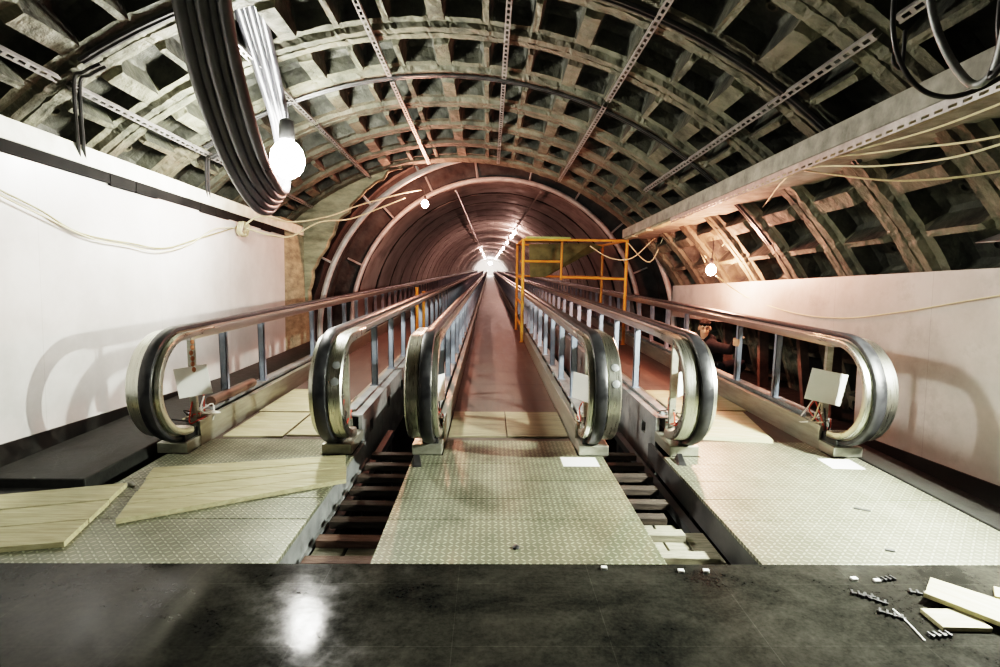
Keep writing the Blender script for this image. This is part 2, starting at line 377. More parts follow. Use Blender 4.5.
# left side: white wall hung under a whitewashed ledge, black plinth at its foot
hallbox('wall_left', X['marble'], -3.47, -3.35, -3.2, 9.03, -1.06, 0.955)
hallbox('wall_left_end', X['concrete'], -3.52, -3.40, 9.03, 10.4, -2.2, 1.25)
hallbox('baseboard_left', X['granite_dull'], -3.47, -3.335, -3.2, 9.03, -2.0, -1.06)
mb = MB()
for i, (t0, t1, h) in enumerate([(-3.2, 4.9, 0.05), (4.9, 5.25, 0.075), (5.25, 6.4, 0.045), (6.4, 6.75, 0.07), (6.75, 8.1, 0.045), (8.1, 9.0, 0.06)]):
    mb.box(-3.44, -3.33, t0, t1, 0.957 - 0.012, 0.957 + 0.077); mb.box(-3.44, -3.325, t0 + 0.02, t0 + 0.35, 0.93, 0.957 + 0.078)
o = mb.build('trim_1', X['black']); o.matrix_world = MH; struct(o)
hallbox('trim_2', X['ledge_white'], -3.95, -3.33, -3.2, 9.95, 1.035, 1.19, 0.008)
# right side: deep ledge, grimy white wall further out with its lower slabs missing
hallbox('trim_3', X['ledge'], 2.40, 3.0, -3.2, 9.9, 1.07, 1.225, 0.008)
mb = MB()
rnd = random.Random(5)
t = -3.0
while t < 9.6:
    l = rnd.uniform(0.7, 1.5); mb.box(2.415, 2.52, t, min(t + l, 9.8), 1.035, 1.066); t += l + rnd.uniform(0.12, 0.3)
o = mb.build('trim_4', X['concrete']); o.matrix_world = MH; struct(o)
mb = MB(); mb.box(3.47, 3.55, -3.2, 5.02, -1.24, 0.235); mb.box(3.47, 3.55, 5.02, 10.25, -0.34, 0.235)
o = mb.build('wall_right', X['marble2']); o.matrix_world = MH; struct(o)
hallbox('baseboard_right', X['granite_dull'], 3.455, 3.55, -3.2, 5.02, -2.0, -1.24)
# cavity behind the missing slabs
mb = MB(); mb.box(4.15, 4.25, 4.9, 10.4, -0.4, 1.2); mb.box(3.56, 4.2, 4.92, 5.0, -0.4, 1.2); mb.box(3.56, 4.2, 4.95, 10.3, 1.05, 1.12)
struct(mb.build('wall_cavity', X['black']))
# floors
mb = MB(); mb.box(-3.34, 3.46, -3.4, 2.53, -0.05, 0.0); struct(mb.build('floor', X['granite']))
mb = MB(); mb.box(-3.34, -2.62, 3.46, 10.2, -0.6, 0.05); struct(mb.build('floor_left', X['granite_step'], bevel=0.01))
mb = MB(); mb.box(-3.34, -2.47, 2.532, 3.458, -0.6, -0.012); struct(mb.build('floor_left_front', X['granite_step']))
mb = MB(); mb.box(2.945, 3.13, 2.535, 4.75, -0.6, 0.0); struct(mb.build('floor_right', X['granite_step'], bevel=0.006))
mb = MB(); mb.box(3.132, 4.3, 2.535, 4.75, -0.6, -0.11); mb.box(2.97, 4.3, 4.752, 10.2, -0.6, -0.11); struct(mb.build('floor_right_back', X['granite_dull']))
mb = MB(); mb.box(-4.5, 4.5, 2.40, 125, -1.15, -1.0); struct(mb.build('floor_pit', X['black']))
mb = MB(); mb.box(-3.34, 3.46, 2.45, 2.52, -1.0, -0.052); struct(mb.build('wall_pit_front', X['black']))
mb = MB(); mb.box(-5.5, 5.5, -3.6, -3.42, -1.2, 5.0); struct(mb.build('wall_back', X['pocket']))
# end wall with the round tunnel mouth (ragged edge)
TZ = 0.10
mb = MB(); rnd = random.Random(2); ring = []
for i in range(0, 121):
    a = math.radians(-120 + 2 * i); rr = 3.64 + rnd.uniform(-0.04, 0.05)
    s_, c_ = math.sin(a), math.cos(a)
    for y in (10.16, 10.36):
        mb.v.append((CX + rr * s_, y, TZ + rr * c_))
    mb.v.append((CX + 7.0 * s_, 10.16, TZ + 7.0 * c_))
for i in range(120):
    b = i * 3
    mb.f += [[b, b + 2, b + 5, b + 3], [b + 1, b, b + 3, b + 4]]; mb.mi += [0, 0]
struct(mb.build('wall_end', X['concrete']))

# running tunnel beyond
def tunnel():
    mb = MB(); rnd = random.Random(11); A = [math.radians(-112 + 5.6 * i) for i in range(41)]
    prof = [(10.2, 3.9, 1), (10.9, 3.9, 1), (10.92, 3.72, 1), (11.15, 3.72, 1), (11.17, 3.9, 1), (11.95, 3.9, 1), (11.97, 3.72, 1), (12.2, 3.72, 1), (12.22, 3.9, 1), (12.68, 3.9, 1)]
    y = 12.7
    while y < 118:
        L = rnd.uniform(1.9, 2.2)
        e1 = 3.348 + rnd.uniform(-0.008, 0.008)
        g = rnd.uniform(0.22, 0.40)
        prof += [(y, 3.362, 1), (y + g, 3.362, 1), (y + g + 0.001, e1, 0), (y + L * 0.55, e1 - 0.01, 0), (y + L - 0.01, e1 - 0.012, 0)]
        y += L
    m = len(A)
    for (yy, r, k) in prof:
        for a in A:
            j = rnd.uniform(-0.003, 0.003) if yy > 12.6 else rnd.uniform(-0.02, 0.02)
            mb.v.append((CX + (r + j) * math.sin(a), yy + (rnd.uniform(-0.05, 0.05) if abs(r - 3.362) < 1e-6 and yy > 12.8 else 0), TZ + (r + j) * math.cos(a)))
    for i in range(len(prof) - 1):
        k = 1 if (prof[i][2] and prof[i + 1][2]) else 0
        for j in range(m - 1):
            mb.f.append([i * m + j, i * m + j + 1, (i + 1) * m + j + 1, (i + 1) * m + j]); mb.mi.append(2 if k and prof[i][0] > 12.69 else k)  # flush black bands, shade of the gaps between sheets painted on
    struct(mb.build('ceiling_tunnel', [X['lining'], X['bare'], X['black']]))
    mb = MB(); mb.box(-3.6, 3.9, 119.0, 119.3, -1.2, 4.2); struct(mb.build('wall_far', X['white']))  # white end wall added to catch the far fill light
    mb = MB(); mb.box(-3.3, -2.62, 10.25, 118, -0.9, -0.1); mb.box(2.97, 3.6, 10.25, 118, -0.9, -0.1); struct(mb.build('floor_tunnel', X['truss']))
tunnel()

# steel hoops at the tunnel mouth
def hoop(name, Y, r, label, rod):
    e = empty(name, label, 'hoop', (CX, Y, -0.1))
    mb = MB(); pts = [(CX + r * math.sin(math.radians(a)), Y, TZ + r * math.cos(math.radians(a))) for a in range(-93, 94, 3)]
    mb.tube(pts, rod, 8); o = mb.build('pipe', X['hoop'], None, True, (CX, Y, -0.1)); o.parent = e; o.location = (0, 0, 0)
    for a in (-66, -44, -26, -8, 12, 31, 50, 68):
        mb = MB(); g = math.radians(a); s_, c_ = math.sin(g), math.cos(g)
        mb.bar((CX + (r + 0.04) * s_, Y, TZ + (r + 0.04) * c_), (CX + 3.75 * s_, Y + 0.08, TZ + 3.75 * c_), 0.035)
        o = mb.build('spacer', X['hoop'], None, False, (CX, Y, -0.1)); o.parent = e; o.location = (0, 0, 0)
    return e
hoop('steel_hoop', 10.46, 3.43, 'grey pipe hoop around the tunnel mouth, nearest the old hall', 0.055)
hoop('steel_hoop', 12.58, 3.34, 'second grey pipe hoop just inside the tunnel mouth', 0.055)

# ------------------------------------------------------------------ balustrades
YE = 117.0
def newel_path(r, a0=-90, a1=92, n=22):
    """from the bottom end, round the front, to the top: centre (4.2, .53)"""
    out = []
    for i in range(n + 1):
        a = math.radians(a0 - (180) * i / n)       # -90 (bottom) -> -270 (top), passing the front (y smaller)
        out.append((4.2 + r * math.cos(a), 0.53 + r * math.sin(a)))
    return out
protos = {}
def make_balustrade(name, x, out, label, y_post, height=0.2, pitch=0.87, skip=(), buttons=False):
    """out = +1 when the outer (pit or wall) side lies towards +x"""
    e = empty(name, label, 'balustrade', (x, 3.77, 0), 'moving walkway balustrades')
    off = Vector((0, 3.77, 0))
    def part(mb, nm, m, smooth=True, parent=e, bevel=0):
        o = mb.build(nm, m, None, smooth, off, bevel); o.parent = parent
        o.location = (0, 0, 0) if parent is e else (0, 0, 0)
        return o
    S = lambda pr: [(px * out, po) for (px, po) in pr][::(1 if out > 0 else -1)]
    def bx(mb, x0, x1, *r): mb.box(min(x0 * out, x1 * out), max(x0 * out, x1 * out), *r)
    # rubber handrail: C-shaped belt
    path = [(4.26, 0.53 - 0.41)] + newel_path(0.41) + [(4.6, 0.94), (6, 0.94), (10, 0.94), (20, 0.94), (50, 0.94), (YE, 0.94)]
    # outward is to the left of travel when y decreases first: flip sign
    prof = [(-0.043, 0.0), (0.043, 0.0), (0.046, 0.012), (0.040, 0.028), (0.022, 0.036), (-0.022, 0.036), (-0.040, 0.028), (-0.046, 0.012)]
    mb = MB(); mb.sweep(path, S(prof)); part(mb, 'handrail', X['rubber'])
    # straight guide rail below the handrail
    mb = MB(); g = [(4.3, 0.94), (7, 0.94), (20, 0.94), (YE, 0.94)]
    mb.sweep(g, S([(-0.030, 0.002), (-0.030, -0.018), (-0.068, -0.022), (-0.068, -0.06), (-0.05, -0.088), (0.05, -0.088), (0.075, -0.06), (0.075, -0.022), (0.030, -0.018), (0.030, 0.002)][::-1]))
    part(mb, 'handrail_guide', X['guide'])
    # curved stainless newel: narrow flange on the walkway side, wide band on the outer side
    mb = MB(); pn = [(4.22, 0.53 - 0.41)] + newel_path(0.41) + [(4.32, 0.94), (4.45, 0.94), (4.62, 0.94)]; sc = [1.0] * (len(pn) - 3) + [0.95, 0.82, 0.62]
    mb.sweep(pn, S([(-0.032, -0.004), (-0.036, -0.024), (-0.052, -0.024), (-0.055, -0.008), (-0.082, -0.014), (-0.088, -0.03), (-0.082, -0.062), (-0.04, -0.068), (0.145, -0.068), (0.152, -0.058), (0.152, -0.012), (0.142, -0.002), (0.058, 0.0), (0.052, -0.024), (0.036, -0.024), (0.032, -0.004)]), sc=sc)
    nw = part(mb, 'newel', X['steel'])
    if buttons:
        for a in (148, 165):
            g = math.radians(a); d = Vector((0, math.cos(g), math.sin(g))); c = Vector((0.105 * out, 4.2, 0.53)) + d * 0.409
            mb = MB(); mb.lathe([(0.030, 0), (0.030, 0.004), (0.024, 0.006)], 16, c, tuple(d)); o = mb.build('button', X['galv'], None, True, off); o.parent = nw; o.location = (0, 0, 0)
    # handrail inlet box at the foot
    mb = MB(); bx(mb, -0.062, 0.062, 4.13, 4.32, 0.068, 0.155); part(mb, 'handrail_inlet', X['dark'], False, bevel=0.006)
    # plinth under the newel, then the skirt deck running away
    mb = MB(); bx(mb, -0.092, 0.14, 4.10, 4.5, 0.0, 0.082); bx(mb, -0.092, -0.080, 4.3, 5.2, 0.0, height)
    part(mb, 'plinth', X['plinth'], False, bevel=0.008)
    mb = MB(); bx(mb, -0.094, -0.080, 4.3, YE, -0.02, height - 0.03); bx(mb, -0.094, -0.035, 4.5, YE, height - 0.03, height - 0.015)
    part(mb, 'skirt', X['plinth'], False)
    mb = MB()
    bx(mb, -0.02, 0.05, 4.62, YE, height - 0.005, height + 0.022)
    part(mb, 'lower_rail', X['galv'], False)
    mb = MB()
    # side frame towards the pit with punched holes
    y = 4.5; zt, zb = height - 0.01, -0.42
    while y < 30:
        y1 = y + 0.87
        bx(mb, 0.10, 0.13, y, y + 0.30, zb, zt); bx(mb, 0.10, 0.13, y + 0.42, y1 - 0.004, zb, zt)
        bx(mb, 0.10, 0.13, y + 0.30, y + 0.42, zb, -0.04); bx(mb, 0.10, 0.13, y + 0.30, y + 0.42, 0.07, zt)
        y = y1
    bx(mb, 0.10, 0.13, y, YE, zb, zt); bx(mb, 0.03, 0.13, 4.5, YE, zt, zt + 0.012)
    part(mb, 'side_frame', X['galv'], False)
    # posts
    if 'post' not in protos:
        mb = MB(); z0, z1 = -0.02, 0.66
        mb.box(-0.030, 0.030, -0.022, -0.016, 0, z1); mb.box(-0.030, -0.024, -0.022, 0.022, 0, z1); mb.box(0.024, 0.030, -0.022, 0.022, 0, z1)
        mb.box(-0.045, 0.045, -0.04, 0.04, 0, 0.008)
        for zz in (0.05, 0.14, 0.52, 0.61): mb.lathe([(0.006, 0), (0.006, 0.006)], 6, (0, -0.022, zz), (0, -1, 0))
        me = bpy.data.meshes.new('post'); me.from_pydata(mb.v, [], mb.f); me.materials.append(X['post']); protos['post'] = me
    sc = (0.857 - height - 0.02) / 0.66
    for i in [q for q in range(101) if q not in skip][:100]:
        o = bpy.data.objects.new('post', protos['post']); col.objects.link(o); o.parent = e
        o.location = (0.012 * out, y_post + pitch * i - 3.77, height + 0.02); o.scale = (1, 1, sc)
    mb = MB(); y = y_post + pitch * 101
    while y < YE - 0.5:
        mb.box(-0.03, 0.03, y - 0.02, y + 0.02, height + 0.02, 0.857); y += pitch
    o = part(mb, 'post', X['post'], False); o['kind'] = 'stuff'
    # slim pole inside the newel
    mb = MB(); mb.box(-0.025 + 0.02 * out, 0.025 + 0.02 * out, 4.42, 4.455, 0.07, 0.852); part(mb, 'newel_pole', X['plinth'], False)
    return e
BX = [CX - 2.585, CX - 1.375, CX - 0.63, CX + 0.625, CX + 1.385, CX + 2.64]
make_balustrade('balustrade', BX[0], -1, 'leftmost walkway balustrade, beside the white left wall', 4.96, pitch=0.83, skip=(2,))
make_balustrade('balustrade', BX[1], 1, 'walkway balustrade second from the left, on the left edge of the left pit', 5.60, pitch=0.95, buttons=True)
make_balustrade('balustrade', BX[2], -1, 'walkway balustrade on the left side of the central walkway', 5.25)
make_balustrade('balustrade', BX[3], 1, 'walkway balustrade on the right side of the central walkway, by the scaffold', 5.15, buttons=True)
make_balustrade('balustrade', BX[4], -1, 'walkway balustrade second from the right, on the right edge of the right pit', 5.62, pitch=0.93)
make_balustrade('balustrade', BX[5], 1, 'rightmost walkway balustrade, with the crouching man behind it', 5.22, pitch=0.83, skip=(2,))

# walkways
def walkway(x0, x1, label):
    mb = MB(); mb.box(x0, x1, 4.48, YE, -0.12, -0.006)
    o = mb.build('walkway', X['belt'], loc=((x0 + x1) / 2, 4.48, -0.12)); tag(o, label, 'moving walkway')
walkway(BX[0] + 0.1, BX[1] - 0.1, 'dusty brown deck of the left walkway')
walkway(BX[2] + 0.1, BX[3] - 0.1, 'dusty brown deck of the central walkway running to the tunnel end')
walkway(BX[4] + 0.1, BX[5] - 0.1, 'dusty brown deck of the right walkway')

# landings: rows of tread plates on dark side frames
def landing(x0, x1, n0, n1, side, m):
    rows = [2.532, 3.01, 3.30, 3.60, 3.92, 4.0, 4.47]
    for i in range(5):
        mb = MB()
        a, b = rows[i] + (0.003 if i else 0), rows[i + 1] - 0.003
        if i < 4: mb.box(x0, x1, a, b, -0.022, 0.0)
        else: mb.prism([(x0, a), (x1, a), (x1, 4.095), (n1, 4.095), (n1, rows[6]), (n0, rows[6]), (n0, 4.095), (x0, 4.095)], -0.022, 0.0)
        o = mb.build('tread_plate', m, bevel=0.002)
        tag(o, '%s steel tread plate of the %s landing, counted from the granite edge' % (ORD[i], side), 'floor plate', 'tread plates of the %s landing' % side)
    e = empty('landing_frame', 'steel frame carrying the tread plates of the %s landing' % side, 'frame', ((x0 + x1) / 2, 2.54, -1.0))
    for xx, nm in ((x0, 'side_panel'), (x1 - 0.03, 'side_panel')):
        mb = MB(); mb.box(xx, xx + 0.03, 2.54, 4.5, -0.17, -0.023); mb.box(xx, xx + 0.05, 2.54, 4.5, -0.19, -0.171)
        o = mb.build(nm, X['galv'] if (side == 'left') else X['truss']); o.parent = e; o.location = -e.location
    for yy in (2.6, 3.5, 4.4):
        for xx in (x0 + 0.02, x1 - 0.08):
            mb = MB(); mb.box(xx, xx + 0.05, yy, yy + 0.06, -1.0, -0.191)
            o = mb.build('leg', X['truss']); o.parent = e; o.location = -e.location
landing(-2.46, -1.03, BX[0] + 0.1, BX[1] - 0.1, 'left', X['tread'])
landing(-0.57, 0.90, BX[2] + 0.1, BX[3] - 0.1, 'central', X['tread'])
landing(1.38, 2.92, BX[4] + 0.1, BX[5] - 0.1, 'right', X['tread_r'])

# comb pieces and papers on the plates
def plank(name, c, L, W, T, ang, m, label, cat, group=None, z=0.0, tilt=0.0, bev=0.002):
    mb = MB(); mb.box(-L / 2, L / 2, -W / 2, W / 2, 0, T)
    o = mb.build(name, m, bevel=bev); o.location = (c[0], c[1], z); o.rotation_euler = (0, tilt, ang)
    return tag(o, label, cat, group)
plank('paper_sheet', (0.70, 3.965), 0.27, 0.19, 0.002, 0.0, X['paper'], 'white paper sheet on the central landing by the right newel', 'paper', z=0.0005, bev=0)
plank('paper_sheet', (2.70, 3.955), 0.24, 0.21, 0.002, -0.05, X['paper'], 'white paper sheet on the right landing by the rightmost newel', 'paper', z=0.0005, bev=0)
def clamp(x, y, side, label):
    mb = MB()
    mb.add([(-0.035, -0.07, 0), (0.035, -0.07, 0), (0.035, 0.07, 0), (-0.035, 0.07, 0), (-0.02, -0.05, 0.012), (0.02, -0.05, 0.012), (0.02, 0.07, 0.05), (-0.02, 0.07, 0.05)],
           [(3, 2, 1, 0), (4, 5, 6, 7), (0, 1, 5, 4), (1, 2, 6, 5), (2, 3, 7, 6), (3, 0, 4, 7)])
    o = mb.build('metal_shoe', X['dark'], bevel=0.004); o.location = (x, y, 0.0005); o.rotation_euler[2] = side * 0.15
    tag(o, label, 'metal fitting')
clamp(1.47, 3.96, -1, 'small black wedge fitting at the left corner of the right landing')
clamp(-0.52, 3.9, 1, 'small black wedge fitting at the left corner of the central landing')

# ------------------------------------------------------------------ pits with cross boards
def pit(x0, x1, side, ys, m, m2, longs):
    for i, (y, a, b, z) in enumerate(ys):
        mb = MB(); mb.box(-(b - a) / 2, (b - a) / 2, -0.04, 0.04, -0.045, 0)
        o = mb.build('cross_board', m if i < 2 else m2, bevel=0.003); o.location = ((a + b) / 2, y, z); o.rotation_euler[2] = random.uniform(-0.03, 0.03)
        tag(o, '%s wooden cross board in the %s pit, counted from the granite edge' % (ORD[i], side), 'board', 'cross boards in the %s pit' % side)
    for i, (xa, xb, ya, yb, nm) in enumerate(longs):
        mb = MB(); mb.box(xa, xb, ya, yb, -0.20, -0.175)
        o = mb.build('floor_board', X['greywood'], bevel=0.002)
        tag(o, '%s lengthwise pale board at the front of the %s pit' % (nm, side), 'board', 'lengthwise boards in the %s pit' % side)
    # bearers that carry the boards
    for xx, w in ((x0 + 0.05, 'left'), (x1 - 0.05, 'right')):
        mb = MB(); mb.box(xx - 0.03, xx + 0.03, 2.56, 5.4, -0.27, -0.201)
        mb.box(xx - 0.03, xx + 0.03, 2.7, 2.78, -1.0, -0.271); mb.box(xx - 0.03, xx + 0.03, 5.2, 5.28, -1.0, -0.271)
        tag(mb.build('bearer', X['truss']), 'dark %s-hand bearer beam under the boards of the %s pit' % (w, side), 'beam')
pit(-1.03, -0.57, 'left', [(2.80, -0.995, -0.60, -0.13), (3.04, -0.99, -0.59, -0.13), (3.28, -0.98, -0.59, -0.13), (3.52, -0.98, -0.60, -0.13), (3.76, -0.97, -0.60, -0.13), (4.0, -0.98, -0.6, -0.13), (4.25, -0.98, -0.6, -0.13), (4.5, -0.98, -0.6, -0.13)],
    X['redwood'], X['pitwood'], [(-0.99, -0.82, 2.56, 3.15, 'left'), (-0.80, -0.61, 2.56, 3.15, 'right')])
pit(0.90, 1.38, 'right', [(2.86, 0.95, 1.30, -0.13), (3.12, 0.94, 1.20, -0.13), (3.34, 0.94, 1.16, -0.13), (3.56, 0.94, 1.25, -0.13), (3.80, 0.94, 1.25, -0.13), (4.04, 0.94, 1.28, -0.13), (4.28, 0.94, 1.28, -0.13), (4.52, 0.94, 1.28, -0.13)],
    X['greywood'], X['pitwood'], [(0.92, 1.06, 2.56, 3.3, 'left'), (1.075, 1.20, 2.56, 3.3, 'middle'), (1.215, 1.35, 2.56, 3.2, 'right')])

# ------------------------------------------------------------------ boards and sheets lying on the landings
def board_panel(pts, T, n, label, z, m, axis):
    """a panel of n planks nailed side by side, its outline given by four corners; gaps follow the long side"""
    mb = MB(); A, B, C, D = [Vector((p[0], p[1], 0)) for p in pts]   # A-B is one long edge, D-C the other
    for i in range(n):
        a, b = i / n + (0.010 if i else 0), (i + 1) / n - (0.010 if i < n - 1 else 0)
        j0, j1 = random.uniform(-0.006, 0.006), random.uniform(-0.006, 0.006)
        q = [A.lerp(D, a), B.lerp(C, a), B.lerp(C, b), A.lerp(D, b)]
        d = (q[1] - q[0]).normalized(); q[0] += d * j0; q[3] += d * j0; q[1] += d * j1; q[2] += d * j1
        mb.prism([(p.x, p.y) for p in q][::1], 0.0, T + random.uniform(-0.002, 0.002))
    c = (A + B + C + D) / 4
    o = mb.build('plank_panel', m, None, False, (c.x, c.y, 0), 0.002); o.location = (c.x, c.y, z)
    tag(o, label, 'board'); return o
board_panel([(-2.07, 2.93), (-0.95, 3.53), (-1.07, 4.0), (-2.33, 3.72)], 0.03, 4, 'long panel of pale planks laid across the left landing', 0.0005, X['wood'], 0)
board_panel([(-2.75, 2.56), (-2.16, 2.68), (-2.34, 3.45), (-3.10, 3.22)], 0.03, 3, 'short panel of planks at the left wall end of the left landing', 0.0005, X['wood'], 0)
def sheet(x0, x1, y0, y1, label, ang=0.0, z=-0.0055, T=0.016, m='ply'):
    plank('plywood_sheet', ((x0 + x1) / 2, (y0 + y1) / 2), x1 - x0, y1 - y0, T, ang, X[m], label, 'plywood sheet', 'plywood sheets on the walkways', z)
sheet(-0.335, 0.165, 4.56, 5.36, 'left one of the two plywood sheets on the central walkway', m='ply_shaded')
sheet(0.175, 0.70, 4.56, 5.36, 'right one of the two plywood sheets on the central walkway', m='ply_shaded')
sheet(-2.24, -1.74, 4.52, 5.28, 'nearer plywood sheet against the leftmost balustrade on the left walkway')
sheet(-1.72, -1.30, 4.56, 5.2, 'plywood sheet beside the second balustrade on the left walkway')
sheet(-2.27, -1.72, 5.32, 6.3, 'farther plywood sheet on the left walkway behind the newel')
sheet(1.78, 2.52, 4.5, 4.53 + 0.9, 'plywood sheet with a dark seam on the right walkway behind the plates', -0.18, T=0.035)
sheet(2.35, 2.70, 5.5, 6.2, 'farther plywood sheet on the right walkway by the rightmost balustrade', 0.0)
sheet(1.72, 2.25, 5.5, 6.4, 'plywood sheet on the right walkway beyond the thick one', 0.0)

# offcuts on the granite, bottom right
plank('wood_offcut', (1.97, 2.085), 0.20, 0.125, 0.02, -0.03, X['wood'], 'small square wood offcut lying flat on the granite', 'board', z=0.0005)
plank('wood_offcut', (2.18, 2.015), 0.62, 0.115, 0.022, -0.92, X['wood'], 'long wood offcut on top of the pile on the granite', 'board', z=0.0225)
plank('wood_offcut', (2.28, 2.12), 0.62, 0.13, 0.02, -0.80, X['wood'], 'wood offcut under the long one, pointing to the tread plates', 'board', z=0.0005)
plank('wood_offcut', (2.47, 2.15), 0.4, 0.10, 0.02, -0.7, X['wood'], 'wood offcut at the far right end of the pile on the granite', 'board', z=0.0005)
# little debris on the floor
def debris_clip(p, ang, label):
    mb = MB(); n = 4
    for i in range(n):
        mb.box(-0.05 + i * 0.026, -0.042 + i * 0.026, -0.016, 0.016, 0, 0.012)
    mb.box(-0.055, 0.045, -0.005, 0.005, 0, 0.007)
    o = mb.build('plastic_clip', X['dark']); o.location = (p.x, p.y, 0.0005); o.rotation_euler[2] = ang; tag(o, label, 'clip', 'black plastic clips on the granite')
for (px, py, a, l) in [(887, 580, 0.2, 'black toothed clip beside a white chip, nearest the tread plate edge'), (923, 595, -0.4, 'black toothed clip above the small square offcut'),
                       (876, 601, -0.7, 'black toothed clip left of the square offcut, upper of two'), (893, 616, -0.6, 'black toothed clip left of the square offcut, lower of two'),
                       (941, 636, 0.1, 'black toothed clip below the square offcut'), (864, 596, -0.4, 'black toothed clip farthest to the left of the group')]:
    debris_clip(at(px, py, z=0), a, l)
for (px, py, l) in [(681, 572, 'white chip on the granite below the right pit, left of a pair'), (706, 572, 'white chip on the granite below the right pit, right of a pair'), (854, 580, 'white chip on the granite under the right landing'), (877, 582, 'white chip next to the black clip under the right landing'), (604, 569, 'pale chip at the granite edge under the central landing')]:
    p = at(px, py, z=0); plank('plaster_chip', (p.x, p.y), 0.028, 0.022, 0.012, random.uniform(-0.3, 0.3), X['white'], l, 'debris', 'white chips on the granite', z=0.0005)
p0, p1 = at(893, 609, z=0.004), at(925, 641, z=0.004)
mb = MB(); mb.tube(smoothpath([p0, (p0 + p1) / 2 + Vector((0.006, 0.01, 0)), p1]), 0.0035, 6)
tag(mb.build('welding_rod', X['white'], None, True), 'thin white rod lying on the granite left of the offcuts', 'rod')
for (px, py, L, a, l) in [(862, 510, 0.09, -0.5, 'dark metal strip lying on the right landing'), (890, 551, 0.045, -0.4, 'small dark fitting on the right landing near the granite')]:
    p = at(px, py, z=0); plank('metal_strip', (p.x, p.y), L, 0.018, 0.008, a, X['truss'], l, 'metal piece', z=0.0005)
p = at(516, 548, z=0); mb = MB(); mb.lathe([(0.018, 0), (0.020, 0.006), (0.014, 0.012), (0.006, 0.014)], 10, (p.x, p.y, 0.0005))
tag(mb.build('round_bolt', X['dark'], None, True, (p.x, p.y, 0.0005)), 'black round bolt head on the central landing', 'bolt')
p = at(128, 486, z=0.0); mb = MB(); rnd = random.Random(9)
for i in range(9):
    c = Vector((p.x + rnd.uniform(-0.07, 0.07), p.y + rnd.uniform(-0.03, 0.03), 0.012)); mb.ball(c, rnd.uniform(0.01, 0.025), rnd.uniform(0.01, 0.02), 0.012, 7, 5)
tag(mb.build('rubble', X['ledge'], None, True, (p.x, p.y, 0.0)), 'small grey heap of crumbs between the two plank panels', 'debris', kind='stuff')

# ------------------------------------------------------------------ fittings inside the newels
def card(x, y, z, w, ang, tilt, label, clip=True):
    mb = MB(); mb.box(-w / 2, w / 2, -0.004, 0.004, -w / 2, w / 2)
    o = mb.build('white_card', X['white']); o.location = (x, y, z); o.rotation_euler = (0, tilt, ang); tag(o, label, 'card', 'white square cards in the newels')
def cardat(px, py, Y, w, ang, tilt, label):
    p = at(px, py, Y=Y); card(p.x, p.y, p.z, w, ang, tilt, label)
card(BX[0] - 0.005, 4.41, 0.50, 0.245, 0.3, -0.14, 'white square card fixed in the leftmost newel')
card(BX[5] - 0.0, 4.41, 0.50, 0.27, -0.35, 0.16, 'white square card fixed in the rightmost newel')
card(BX[3] - 0.03, 4.40, 0.48, 0.22, -0.95, 0.05, 'white square card edge-on in the newel right of the central walkway')
card(BX[2] + 0.03, 4.40, 0.46, 0.22, 1.1, 0.02, 'white square card edge-on in the newel left of the central walkway')
card(BX[4] + 0.04, 4.40, 0.52, 0.20, 0.9, 0.05, 'white square card in the newel on the right edge of the right pit')
def wires(x, s, label):
    e = empty('wire_bundle', label, 'wires', (x, 4.4, 0.08)); rnd = random.Random(s)
    for i in range(7):
        pts = [(x + rnd.uniform(-0.03, 0.03), 4.48 + rnd.uniform(-0.08, 0.08), 0.2 + rnd.uniform(0.0, 0.2))]
        for k in range(3):
            pts.append((pts[-1][0] + rnd.uniform(-0.05, 0.05), 4.45 + rnd.uniform(-0.16, 0.2), 0.12 + rnd.uniform(-0.02, 0.22) * (0.6 if k else 1)))
        mb = MB(); mb.tube(smoothpath(pts, 5), 0.006, 6)
        o = mb.build('wire', [X['white'], X['redwire'], X['dark'], X['wire']][i % 4], None, True); o.parent = e; o.location = -e.location
    mb = MB(); mb.box(x - 0.045, x + 0.045, 4.52, 4.6, 0.09, 0.2)
    o = mb.build('junction_box', X['plinth'], bevel=0.006); o.parent = e; o.location = -e.location
for i, l in enumerate(['loose wires and small box inside the leftmost newel', 'red and white wires inside the newel on the left pit edge', 'loose wires inside the newel left of the central walkway',
                       'loose wires inside the newel right of the central walkway', 'loose wires inside the newel on the right pit edge', 'loose wires inside the rightmost newel']):
    wires(BX[i], 20 + i, l)
mb = MB(); mb.tube([(BX[0], 4.66, 0.27), (BX[0] + 0.02, 5.45, 0.27)], 0.045, 12)
tag(mb.build('brown_tube', X['brownpipe'], None, True), 'brown tube lying along the lower rail behind the leftmost newel', 'tube')
mb = MB(); q = [Vector((BX[0] + 0.02, 4.40, 0.83 - 0.045 * i)) for i in range(6)]
for i, p in enumerate(q): mb.ball(p + Vector((random.uniform(-0.012, 0.012), -0.03, 0)), 0.016, 0.014, 0.022, 7, 5)
X['rust'] = mat('rust_orange', (0.28, 0.10, 0.04), (0.40, 0.17, 0.08), 30.0, (0.7, 0.7))
tag(mb.build('rusty_strip', X['rust'], None, True, q[-1]), 'rust-coloured tag strip on the pole of the leftmost newel', 'tag')

